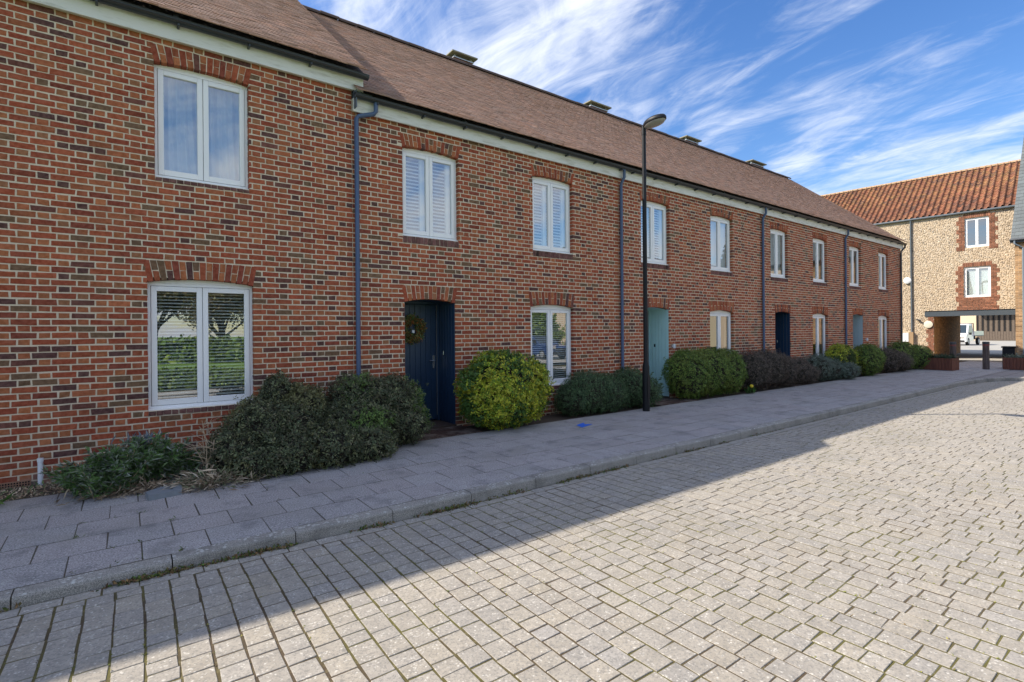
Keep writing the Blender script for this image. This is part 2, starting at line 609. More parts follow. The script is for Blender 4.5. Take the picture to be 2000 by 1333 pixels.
def m_wood(c0, c1):
    def fn(t, b):
        v = t.scaled((14, 14, 1.2))
        c = t.mix(t.ramp(t.noise(3, 5, 0.6, vec=v), 0.3, 0.7), c0, c1)
        t.put(b.inputs['Base Color'], c); b.inputs['Roughness'].default_value = 0.75
        t.L.new(t.bump(t.noise(6, 4, vec=v), 0.3, 0.004), b.inputs['Normal'])
    return fn


def m_grass(t, b):
    c = t.mix(t.noise(1.2, 5, 0.6), (0.11, 0.21, 0.03), (0.19, 0.32, 0.05))
    t.put(b.inputs['Base Color'], c); b.inputs['Roughness'].default_value = 0.9
    t.L.new(t.bump(t.noise(80, 4), 0.8, 0.03), b.inputs['Normal'])


def m_yard(t, b):
    c = t.mix(t.noise(30, 5), (0.30, 0.285, 0.25), (0.44, 0.42, 0.37))
    c = t.mix(t.ramp(t.noise(0.7, 4), 0.5, 0.7, 0, 0.4), c, (0.24, 0.22, 0.2))
    t.put(b.inputs['Base Color'], c); b.inputs['Roughness'].default_value = 0.95


def m_paving_far(t, b):
    br = t.N.new('ShaderNodeTexBrick')
    br.inputs['Scale'].default_value = 1.0
    br.inputs['Brick Width'].default_value = 0.43; br.inputs['Row Height'].default_value = 0.41
    br.inputs['Mortar Size'].default_value = 0.012
    br.inputs['Color1'].default_value = (0.26, 0.24, 0.235, 1); br.inputs['Color2'].default_value = (0.31, 0.285, 0.27, 1)
    br.inputs['Mortar'].default_value = (0.09, 0.085, 0.07, 1)
    t.L.new(t.pos(), br.inputs['Vector'])
    c = t.mix(t.noise(50, 5), br.outputs[0], t.mix(0.25, br.outputs[0], (0.05, 0.05, 0.05)))
    t.put(b.inputs['Base Color'], c); b.inputs['Roughness'].default_value = 0.93


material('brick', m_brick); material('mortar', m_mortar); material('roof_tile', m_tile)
material('slab', m_slab); material('kerb', m_kerb); material('paver', m_paver); material('joint', m_joint)
def m_slab_joint(t, b):
    c = t.mix(t.noise(40, 5, .7), (.045, .038, .03), (.13, .11, .08))
    c = t.mix(t.ramp(t.noise(3.3, 4), .55, .7, 0, .7), c, (.07, .10, .025))
    t.put(b.inputs['Base Color'], c); b.inputs['Roughness'].default_value = 1.0


material('slab_joint', m_slab_joint)
material('soil', m_soil); material('leaf', m_leaf); material('glass', m_glass); material('cloth', m_cloth)
material('fascia', m_fascia); material('flint', m_flint); material('pantile', m_pantile)
material('grass', m_grass); material('yard', m_yard); material('paving_far', m_paving_far)
material('planter_wood', m_wood((0.10, 0.032, 0.02), (0.20, 0.07, 0.04)))
material('old_wood', m_wood((0.05, 0.035, 0.03), (0.14, 0.10, 0.085)))
material('garage_wood', m_wood((0.085, 0.06, 0.045), (0.15, 0.115, 0.085)))
plain('white_frame', (0.86, 0.86, 0.86), 0.4, var=0.03)
plain('gutter', (0.035, 0.042, 0.052), 0.4)
plain('downpipe', (0.065, 0.105, 0.20), 0.45)
plain('navy', (0.014, 0.040, 0.085), 0.42, var=0.15)
plain('duck_egg', (0.46, 0.66, 0.66), 0.5, var=0.05)
plain('grey_blue', (0.40, 0.49, 0.53), 0.5, var=0.05)
plain('chrome', (0.72, 0.73, 0.75), 0.25, 1.0)
plain('black_metal', (0.008, 0.009, 0.012), 0.5, spec=.3)
plain('lens', (0.36, 0.34, 0.31), 0.3)
plain('lead', (0.10, 0.13, 0.17), 0.5)
plain('interior', (0.34, 0.32, 0.29), 0.9)
plain('blind', (0.86, 0.86, 0.84), 0.6)
plain('white_plastic', (0.74, 0.76, 0.78), 0.4)
plain('bark', (0.10, 0.07, 0.05), 0.9, var=0.4, scale=30, bump=0.5)
plain('straw', (0.42, 0.32, 0.21), 0.9, var=0.3, scale=40)
plain('cap_stone', (0.26, 0.24, 0.17), 0.85, var=0.3)
plain('zinc', (0.45, 0.46, 0.47), 0.45, 0.6)
plain('slate', (0.085, 0.10, 0.115), 0.6, var=0.25, scale=5)
plain('stone_dark', (0.19, 0.21, 0.23), 0.7, var=0.25, scale=14, bump=0.3)
plain('beam_paint', (0.055, 0.07, 0.085), 0.5)
plain('blue_spray', (0.02, 0.13, 0.62), 0.8, var=0.2, scale=30)
plain('underlay', (0.05, 0.04, 0.037), 0.95)
plain('terracotta', (0.30, 0.16, 0.10), 0.9, var=0.2)
plain('dark_void', (0.006, 0.006, 0.007), 0.9)
plain('door_path', (0.075, 0.05, 0.04), 0.85, var=0.4, scale=20, bump=0.3)
plain('car_white', (0.75, 0.76, 0.78), 0.3, coat=0.6)
plain('car_blue', (0.02, 0.05, 0.16), 0.3, coat=0.6)
plain('tyre', (0.012, 0.012, 0.013), 0.8)
plain('car_glass', (0.03, 0.045, 0.06), 0.08)
plain('cream_wall', (0.62, 0.50, 0.36), 0.9, var=0.15, scale=9)
plain('berry', (0.75, 0.20, 0.03), 0.4)
plain('plaque', (0.66, 0.62, 0.50), 0.6)
plain('buff_brick', (0.36, 0.21, 0.10), 0.9, var=0.3, scale=25)
plain('red_band', (0.22, 0.05, 0.04), 0.6)
plain('drain_grey', (0.20, 0.21, 0.22), 0.5)
mt = MATS

# ------------------------------------------------------------------ ground, road, pavement
KERB_Y = 4.46
ground = MB().add([(-600, -600, -0.30), (600, -600, -0.30), (600, 600, -0.30), (-600, 600, -0.30)], [(0, 1, 2, 3)]).build('ground', mt['grass'])
tag(ground, kind='structure')

# kerb line: straight along the terrace, then sweeping off to the right
kp = [(-6.0, 4.46), (20.2, 4.46), (21.3, 4.40), (22.2, 4.25), (22.9, 4.0), (23.4, 3.68), (23.75, 3.3), (24.05, 2.7), (24.2, 2.0), (24.3, -4.0)]


def road_rise(x):
    return .034 * np.clip((2.2 - np.asarray(x, float)) / 2.4, 0, 1)


road_poly = [(2.2, 4.46)] + kp[1:] + [(2.2, -4.0)]
rm_ = MB().add([(x, y, -0.1128) for x, y in road_poly[::-1]], [tuple(range(len(road_poly)))])
rm_.add([(-.2, -4, -.0788), (2.2, -4, -.1128), (2.2, 4.46, -.1128), (-.2, 4.46, -.0788), (-6, -4, -.0788), (-6, 4.46, -.0788)], [(0, 1, 2, 3), (4, 0, 3, 5)])
road = rm_.build('road', mt['joint'])
tag(road, kind='structure')
def offset_line(pts, d):
    out = []
    for i, p in enumerate(pts):
        a, b = Vector(pts[max(i - 1, 0)]), Vector(pts[min(i + 1, len(pts) - 1)])
        t = (b - a).normalized()
        out.append((p[0] - t.y * d, p[1] + t.x * d))
    return out


kerb_back = offset_line(kp, .12)
pav_poly = [(-6.0, 7.10)] + kerb_back + [(34.3, -4.0), (34.3, 7.10)]
pavement = MB().add([(x, y, -0.0032) for x, y in pav_poly], [tuple(range(len(pav_poly)))]).build('pavement', mt['slab_joint'])
tag(pavement, kind='structure')


def build_pavers():
    pitch = 0.149
    C, H, T = [], [], []
    r = np.random.default_rng(11)
    # channel course along the kerb
    x = -5.0
    while x < 20.1:
        l = r.choice([0.15, 0.2, 0.23])
        C.append([(x + .004, 4.335), (x + l - .004, 4.335), (x + l - .004, 4.445), (x + .004, 4.445)]); x += l
    n_ch = len(C)
    i = 0
    x = -5.0
    while x < 24.2:
        ytop = 4.325 if x < 20.2 else np.interp(x, [20.2, 21.3, 22.2, 22.9, 23.4, 23.75, 24.2], [4.44, 4.36, 4.2, 3.94, 3.6, 3.2, 2.0])
        y = ytop - r.uniform(0, 0.12)
        y1 = ytop
        if y1 - y < 0.05: y = y1 - 0.14
        ylo = -1.6
        while y1 > ylo:
            g = 0.0055 + abs(r.normal(0, 0.0014))
            C.append([(x + g, y + 0.0045), (x + pitch - g, y + 0.0045), (x + pitch - g, y1 - 0.0045), (x + g, y1 - 0.0045)])
            y1 = y
            y -= r.choice([0.115, 0.15, 0.15, 0.185, 0.225], p=[.18, .3, .2, .2, .12])
        x += pitch
    C = np.array(C); n = len(C)
    wob = 0.012 * np.sin(C[..., 1] * 1.9 + C[..., 0] * 0.35)          # courses are never dead straight
    C[n_ch:, :, 0] += wob[n_ch:]
    C += r.normal(0, 0.0022, C.shape)
    dep = 0.012 * np.sin(C[:, 0, 0] * 0.8) * np.sin(C[:, 0, 1] * 1.3)
    h = -0.11 + np.clip(r.normal(0, 0.0009, n), -.0015, .0025) + np.clip(dep * 0.12, -.0005, 1)
    h = h + road_rise(C[:, 0, 0])
    V = piece_verts(C, h, -0.15, 0.0022, ((0, 0, 0), (1, 0, 0), (0, 1, 0), (0, 0, 1)), tilt=0.0, r=r)
    base = np.array([0.375, 0.34, 0.287])
    k = 1 + r.normal(0, 0.035, n)
    warm = r.normal(0, 0.005, n)
    T = np.clip(base[None] * k[:, None] + np.stack([warm, warm * 0.3, -warm], 1), 0.1, 0.7)
    emit(V, T, mt['paver'], road, 'paver', 'paver_courses', nearest(V))


build_pavers()


def build_kerb():
    k = empty('kerb', (0, 4.46, -0.11), kind='structure')
    pts = np.array(kp)
    seg = np.linalg.norm(np.diff(pts, axis=0), axis=1)
    cum = np.concatenate([[0], np.cumsum(seg)])
    def at(s): return np.array([np.interp(s, cum, pts[:, 0]), np.interp(s, cum, pts[:, 1])])
    s = 0.0 + 0.92 - 0.6 + 0.24
    r = random.Random(3)
    prev = 0.0
    while prev < cum[-1] - 0.3:
        e = prev + (0.845 if prev < 26 else 0.42)
        if prev == 0: e = 5.41 - 0.845 * 5
        a, b = at(prev + 0.004), at(e - 0.004)
        d = (b - a) / np.linalg.norm(b - a)
        nrm = np.array([-d[1], d[0]])          # towards the pavement
        W, zt, zb = 0.135, r.uniform(-0.003, 0.003), -0.16
        prof = [(0, zb), (0.004, zt - 0.022), (0.010, zt - 0.008), (0.024, zt), (W, zt), (W, zb)]
        m = MB()
        m.prism([(a[0] + nrm[0] * q, a[1] + nrm[1] * q, z) for q, z in prof],
                (b[0] - a[0], b[1] - a[1], 0))
        m.build('kerb_stone', mt['kerb'], k)
        prev = e


build_kerb()


def build_slabs():
    C = []
    r = np.random.default_rng(5)
    L, Wd = 0.432, 0.412
    rows = 6
    for j in range(rows):
        y0 = 4.605 + j * Wd
        x = -5.2 + (0.10 + (L / 2 if j % 2 else 0))
        while x < 34.5:
            y1 = min(y0 + Wd - 0.010, 7.10)
            xe = x + L
            if xe > 33.9: break
            C.append([(x + .0045, y0 + .004), (xe - .0045, y0 + .004), (xe - .0045, y1), (x + .0045, y1)])
            x = xe
    C = np.array(C); C += r.normal(0, 0.002, C.shape); n = len(C)
    V = piece_verts(C, np.clip(r.normal(0, 0.001, n), -.0012, .003), -0.03, 0.002, ((0, 0, 0), (1, 0, 0), (0, 1, 0), (0, 0, 1)), tilt=0.0004, r=r)
    k = 1 + r.normal(0, 0.055, n)
    pink = np.clip(r.normal(0.004, 0.006, n), -0.01, 0.02)
    T = np.array([0.425, 0.395, 0.388])[None] * k[:, None] + np.stack([pink, 0 * pink, -0.2 * pink], 1)
    emit(V, T, mt['slab'], pavement, 'paving_slab', 'paving_slab_rows', nearest(V))


build_slabs()
# paving of the space in front of the flint building
far = MB()
fp_ = [(x, y, -0.0016) for x, y in offset_line(kp, .128)[1:]] + [(34.2, -4, -0.0016), (34.2, 4.60, -0.0016)]
far.add(fp_, [tuple(range(len(fp_)))])
tag(far.build('paved_square', mt['paving_far']), kind='structure')

soil = MB()
soil.box(-6, 26.6, 7.105, D + 0.02, -0.25, -0.028)
soil.box(26.6, 34.6, 7.105, 12.5, -0.25, -0.028)
bed = soil.build('planting_bed', mt['soil'])
tag(bed, kind='structure')
yard = MB().add([(34.0, -4, -0.004), (130, -4, -0.004), (130, 45, -0.004), (34.0, 45, -0.004)], [(0, 1, 2, 3)]).build('yard', mt['yard'])
tag(yard, kind='structure')

# ------------------------------------------------------------------ terrace of brick houses
PAL_S = np.array([(0.36, 0.094, 0.050), (0.40, 0.118, 0.062), (0.31, 0.080, 0.046), (0.42, 0.155, 0.078),
                  (0.105, 0.055, 0.062), (0.16, 0.068, 0.062), (0.18, 0.128, 0.085), (0.25, 0.066, 0.046)])
PW_S = np.array([.27, .22, .15, .11, .06, .045, .06, .085])
PAL_H = np.array([(0.43, 0.175, 0.082), (0.40, 0.148, 0.072), (0.34, 0.112, 0.060), (0.35, 0.18, 0.098), (0.11, 0.06, 0.062),
                  (0.17, 0.12, 0.08)])
PW_H = np.array([.28, .24, .2, .13, .08, .07])


def brick_tint(r, stretcher):
    n = len(stretcher)
    a = PAL_S[r.choice(len(PAL_S), n, p=PW_S / PW_S.sum())]
    b = PAL_H[r.choice(len(PAL_H), n, p=PW_H / PW_H.sum())]
    c = np.where(np.asarray(stretcher)[:, None], a, b) * np.array((1.04, .84, .70))
    return c * np.clip(1 + r.normal(0, 0.08, (n, 1)), .7, 1.35)


def brick_layout(x0, x1, z0, z1, zones, r, x_phase=0.0, course=0.075):
    """Flemish bond rectangles, trimmed against rectangular zones"""
    out, st = [], []
    k0 = int(math.floor((z0 + 0.20) / course))
    J = 0.0155
    k = k0
    while True:
        b0 = -0.20 + k * course
        if b0 > z1: break
        b1 = min(b0 + course - J, z1)
        if b1 - b0 > 0.02:
            unit = 0.3375
            start = x_phase + (0.0 if k % 2 == 0 else 0.16875)
            i = int(math.floor((x0 - start) / unit)) - 1
            while start + i * unit < x1:
                s = start + i * unit
                for a0, a1, isS in ((s, s + 0.2095, True), (s + 0.226, s + 0.3215, False)):
                    rects = [(max(a0, x0), min(a1, x1), b0, b1)]
                    for (zx0, zx1, zz0, zz1) in zones:
                        new = []
                        for (p0, p1, q0, q1) in rects:
                            if p1 <= zx0 - J or p0 >= zx1 + J or q1 <= zz0 or q0 >= zz1:
                                new.append((p0, p1, q0, q1)); continue
                            cand = [(p0, min(p1, zx0), q0, q1), (max(p0, zx1), p1, q0, q1),
                                    (p0, p1, q0, min(q1, zz0 - J)), (p0, p1, max(q0, zz1 + J), q1)]
                            cand = [c for c in cand if c[1] - c[0] > 0.03 and c[3] - c[2] > 0.022]
                            if cand:
                                new.append(max(cand, key=lambda c: (c[1] - c[0]) * (c[3] - c[2])))
                        rects = new
                    for (p0, p1, q0, q1) in rects:
                        for (zx0, zx1, zz0, zz1) in zones:
                            if q0 < zz1 and q1 > zz0:
                                if 0 < zx0 - p1 < .046: p1 = zx0
                                if 0 < p0 - zx1 < .046: p0 = zx1
                        if 0 < x1 - p1 < .046: p1 = x1
                        if 0 < p0 - x0 < .046: p0 = x0
                        if p1 - p0 > 0.03:
                            out.append([(p0, q0), (p1, q0), (p1, q1), (p0, q1)]); st.append(isS)
                i += 1
        k += 1
    return out, st


def arch_bricks(xl, xr, zs, rise, h=0.215, splay=0.10):
    """gauged flat arch: full bricks on end between pairs of half bricks"""
    w = xr - xl
    n = int(round(w / 0.0745)) | 1
    xc = 0.5 * (xl + xr); hw = w / 2
    out, st = [], []
    def bot(x): return zs + rise * (1 - ((x - xc) / hw) ** 2)
    def topx(x): return xc + (x - xc) * (1 + splay / hw * 0.55)
    def top(x): return zs + h + rise * (0.82 + 0.18 * (1 - ((x - xc) / hw) ** 2))
    for i in range(n):
        a, b = xl + w * i / n + .0045, xl + w * (i + 1) / n - .0045
        q = [(a, bot(a)), (b, bot(b)), (topx(b), top(b)), (topx(a), top(a))]
        if i % 2 == 0:
            out.append(q); st.append(True)
        else:
            def lerp(p, s, t): return (p[0] + (s[0] - p[0]) * t, p[1] + (s[1] - p[1]) * t)
            t0, t1 = .48, .525
            out.append([q[0], q[1], lerp(q[1], q[2], t0), lerp(q[0], q[3], t0)]); st.append(False)
            out.append([lerp(q[0], q[3], t1), lerp(q[1], q[2], t1), q[2], q[3]]); st.append(False)
    return out, st


def wall_backing(name, x0, x1, z0, z1, holes, parent, mat, y0=D + 0.0045, y1=D + 0.30):
    """mortar body with rectangular holes"""
    xs = sorted({x0, x1, *[h[0] for h in holes], *[h[1] for h in holes]})
    zs = sorted({z0, z1, *[h[2] for h in holes], *[h[3] for h in holes]})
    m = MB()
    for i in range(len(xs) - 1):
        for j in range(len(zs) - 1):
            cx, cz = (xs[i] + xs[i + 1]) / 2, (zs[j] + zs[j + 1]) / 2
            if any(h[0] < cx < h[1] and h[2] < cz < h[3] for h in holes): continue
            a, b, c, d = xs[i], xs[i + 1], zs[j], zs[j + 1]
            m.add([(a, y0, c), (b, y0, c), (b, y0, d), (a, y0, d)], [(0, 1, 2, 3)])
            m.add([(a, y1, c), (b, y1, c), (b, y1, d), (a, y1, d)], [(3, 2, 1, 0)])
    for (a, b, c, d) in holes:
        m.add([(a, y0, c), (a, y1, c), (a, y1, d), (a, y0, d)], [(0, 1, 2, 3)])
        m.add([(b, y0, c), (b, y1, c), (b, y1, d), (b, y0, d)], [(3, 2, 1, 0)])
        m.add([(a, y0, d), (a, y1, d), (b, y1, d), (b, y0, d)], [(0, 1, 2, 3)])
        m.add([(a, y0, c), (a, y1, c), (b, y1, c), (b, y0, c)], [(3, 2, 1, 0)])
    return m.build(name, mat, parent)


def bar_frame(m, x0, x1, z0, z1, w, y0, y1, wb=None, ch=0.004):
    wb = wb or w
    m.box(x0, x0 + w, y0, y1, z0, z1, ch)
    m.box(x1 - w, x1, y0, y1, z0, z1, ch)
    m.box(x0 + w, x1 - w, y0 + .001, y1, z0, z0 + wb, ch)
    m.box(x0 + w, x1 - w, y0 + .001, y1, z1 - w, z1, ch)


def window(house, xl, xr, z0, zs, rise, inside='none', recess=0.085):
    y = D + recess
    fr = 0.036
    m = MB()
    e = 0.003
    X0, X1, Z0, Z1 = xl - e, xr + e, z0, zs - 0.004
    m.box(X0, X0 + fr, y, y + .06, Z0, Z1, .003)
    m.box(X1 - fr, X1, y, y + .06, Z0, Z1, .003)
    m.box(X0 + fr, X1 - fr, y, y + .06, Z0, Z0 + fr + .012, .003)
    m.box(X0 + fr, X1 - fr, y, y + .06, Z1 - fr, Z1, .003)
    # cambered head board that fills the arch
    xc, hw, k = (xl + xr) / 2, (xr - xl) / 2, 10
    top = [(X0 + (X1 - X0) * i / k, y + .004, zs + .004 + rise * (1 - (((X0 + (X1 - X0) * i / k) - xc) / (hw + e)) ** 2)) for i in range(k + 1)]
    m.prism([(X0, y + .004, zs - .003)] + [(X1, y + .004, zs - .003)] + top[::-1], (0, .04, 0))
    w = m.build('window', mt['white_frame'], house)
    s = MB().box(X0 - .0, X1 + .0, y - .045, y + .0, Z0 - .004, Z0 + .022, .004)
    s.build('sill', mt['white_frame'], w)
    ix0, ix1, iz0, iz1 = X0 + fr + .004, X1 - fr - .004, Z0 + fr + .016, Z1 - fr - .004
    mid = (ix0 + ix1) / 2
    for a, b in ((ix0, mid - .003), (mid + .003, ix1)):
        q = MB()
        bar_frame(q, a, b, iz0, iz1, 0.062, y - .006, y + .05, wb=.07)
        q.build('sash', mt['white_frame'], w)
        g = MB().add([(a + .058, y + .022, iz0 + .064), (b - .058, y + .022, iz0 + .064), (b - .058, y + .022, iz1 - .058), (a + .058, y + .022, iz1 - .058)], [(0, 1, 2, 3)])
        g.build('pane', mt['glass'], w)
    # dark gap behind the meeting stiles
    MB().box(mid - .02, mid + .02, y + .03, y + .055, iz0, iz1).build('mullion', mt['gutter'], w)
    yi = y + .085
    if inside == 'blind':
        bl = MB(); zz = iz0 + .05
        r = random.Random(int(xl * 100))
        while zz < iz1 - .02:
            t = .010 + r.uniform(-.002, .002)
            bl.add([(ix0 + .02, yi, zz - t * .3), (ix1 - .02, yi, zz - t * .3), (ix1 - .02, yi + .046, zz + t), (ix0 + .02, yi + .046, zz + t)], [(0, 1, 2, 3)])
            bl.add([(ix0 + .02, yi, zz - t * .3 - .007), (ix1 - .02, yi, zz - t * .3 - .007), (ix1 - .02, yi, zz - t * .3), (ix0 + .02, yi, zz - t * .3)], [(0, 1, 2, 3)])
            zz += .043
        for f in (.08, .42, .58, .92):
            xx = ix0 + (ix1 - ix0) * f
            bl.box(xx - .0015, xx + .0015, yi - .004, yi - .001, iz0, iz1)
        bl.build('blind', mt['blind'], w)
    elif inside == 'shutter':
        bl = MB(); zz = iz0 + .03
        while zz < iz1:
            bl.add([(ix0 + .02, yi, zz - .020), (ix1 - .13, yi, zz - .020), (ix1 - .13, yi + .035, zz + .016), (ix0 + .02, yi + .035, zz + .016)], [(0, 1, 2, 3)])
            zz += .060
        for a, b in ((mid - .14, mid - .05), (ix1 - .13, ix1)):
            bl.box(a, b, yi - .01, yi + .04, iz0, iz1)
        bl.build('shutter', mt['blind'], w)
    elif inside == 'curtain':
        for a, b, sway in ((ix0, mid + .02, .10), (mid - .02, ix1, .05)):
            n, hN = 60, 10
            V, Fc = [], []
            for j in range(hN + 1):
                for i in range(n + 1):
                    u, v = i / n, j / hN
                    x = a + (b - a) * u + sway * (1 - v) ** 2 * (u - .5)
                    V.append((x, yi + .05 + .022 * math.sin(u * 38 + 2 * math.sin(v * 2)) * (1.1 - .3 * v), iz0 + (iz1 - iz0) * v))
            for j in range(hN):
                for i in range(n):
                    p = j * (n + 1) + i
                    Fc.append((p, p + 1, p + n + 2, p + n + 1))
            c = MB().add(V, Fc); c.build('curtain', mt['cloth'], w, True)
    return w


def door_porch(house, xl, xr, zs, rise, paint, depth=0.65, wreath=False):
    """deep boarded porch with the door at its back"""
    y1 = D + depth
    zb = 0.03
    ztop = zs + rise
    m = MB()
    m.box(xl - .05, xl - .012, D + .11, y1, zb, ztop)
    m.box(xr + .012, xr + .05, D + .11, y1, zb, ztop)
    m.box(xl - .05, xr + .05, D + .11, y1, ztop, ztop + .04)
    m.box(xl - .05, xr + .05, y1, y1 + .03, zb, ztop)
    p = m.build('porch', mt[paint], house)
    for sgn, xx in ((1, xl - .001), (-1, xr + .001)):
        yy = D + .012
        while yy < y1 - .03:
            b = MB().box(min(xx, xx + sgn * .012), max(xx, xx + sgn * .012), yy + .003, min(yy + .098, y1) - .003, zb, zs - .002 + (0.01 if rise else 0), .003)
            b.build('lining_board', mt[paint], p)
            yy += .098
    # cambered head lining follows the arch
    xc, hw, k = (xl + xr) / 2, (xr - xl) / 2, 8
    pts = [(xl - .004 + (xr - xl + .008) * i / k, D + .10, zs + .002 + rise * (1 - ((xl + (xr - xl) * i / k - xc) / hw) ** 2)) for i in range(k + 1)]
    MB().prism(pts + [(xr + .004, D + .10, ztop + .03), (xl - .004, D + .10, ztop + .03)], (0, depth - .10, 0)).build('porch_ceiling', mt[paint], p)
    MB().box(xl - .012, xr + .012, D - .0, y1, -.05, zb - .004).build('doorstep', mt['door_path'], house)
    d = MB()
    d.box(xl + .05, xr - .05, y1 - .05, y1 - .006, zb + .02, ztop - .05, .004)
    d = d.build('door', mt[paint], house)
    x = xl + .055
    while x < xr - .06:
        MB().box(x + .003, min(x + .103, xr - .055) - .003, y1 - .060, y1 - .049, zb + .03, ztop - .06, .003).build('door_board', mt[paint], d)
        x += .103
    f = MB()
    f.box(xl - .012, xl + .046, y1 - .075, y1 - .004, zb, ztop, .003); f.box(xr - .046, xr + .012, y1 - .075, y1 - .004, zb, ztop, .003)
    f.box(xl + .046, xr - .046, y1 - .074, y1 - .004, ztop - .046, ztop, .003)
    f.build('door_frame', mt[paint], house)
    h = MB()
    hx = xr - .115
    h.box(hx - .02, hx + .02, y1 - .072, y1 - .058, .98, 1.22, .003)
    h.tube([(hx, y1 - .07, 1.12), (hx, y1 - .11, 1.12), (hx - .12, y1 - .115, 1.12)], .010, 8)
    h.build('handle', mt['chrome'], d)
    MB().box(xl + .40, xl + .52, y1 - .068, y1 - .059, .60, .72, .003).build('letter_plate', mt['chrome'], d)
    t = MB(); t.box(xr - .054, xr - .049, y1 - .078, y1 - .06, zb + .1, ztop - .06); t.build('draught_strip', mt['drain_grey'], d)
    b = MB(); b.box(xr - .012, xr + .001, D + .40, D + .45, 1.22, 1.30, .004)
    b.build('door_bell', mt['chrome'] if paint == 'navy' else mt['black_metal'], house)
    MB().box(xl - .30, xr + .05, 7.10, D + .0, -.05, -.004).build('door_path', mt['door_path'], house)
    # paving bricks of the path
    Cs = []
    x = xl - .29
    rr = np.random.default_rng(int(xl * 10))
    while x < xr + .03:
        y = 7.112 + rr.uniform(-.1, 0)
        while y < D - .01:
            a, b_ = max(y, 7.112), min(y + .205, D - .006)
            if b_ - a > .03: Cs.append([(x, a), (x + .062, a), (x + .062, b_), (x, b_)])
            y += .213
        x += .07
    Cs = np.array(Cs); n = len(Cs)
    V = piece_verts(Cs, .006 + rr.normal(0, .001, n), -.03, .004, ((0, 0, 0), (1, 0, 0), (0, 1, 0), (0, 0, 1)), r=rr)
    T = np.array([(.075, .045, .038)]) * (1 + rr.normal(0, .2, (n, 1)))
    par = [c for c in house.children if c.name.startswith('door_path')][0]
    emit(V, np.clip(T, .01, 1), mt['brick'], par, 'path_brick', 'path_bricks', range(n) if xl < 12 else [])
    return d


EAVE = {1: 5.56, 2: 5.24}


def snap_course(z):
    return -.20 + .075 * round((z + .20) / .075)



def gutter_profile(x0, x1, yc, zt, r=.058):
    m = MB()
    n = 8
    outer = [(math.cos(math.pi + math.pi * i / n) * r, math.sin(math.pi + math.pi * i / n) * r) for i in range(n + 1)]
    inner = [(math.cos(2 * math.pi - math.pi * i / n) * (r - .005), math.sin(2 * math.pi - math.pi * i / n) * (r - .005)) for i in range(n + 1)]
    poly = outer + inner
    m.prism([(x0, yc + a, zt + b) for a, b in poly], (x1 - x0, 0, 0))
    m.tube([(x0, yc - r, zt), (x1, yc - r, zt)], .007, 6)
    return m


TILE_PAL = np.array([(0.34, 0.20, 0.138), (0.36, 0.21, 0.145), (0.31, 0.185, 0.132), (0.375, 0.225, 0.158), (0.325, 0.205, 0.15), (0.385, 0.21, 0.138)])


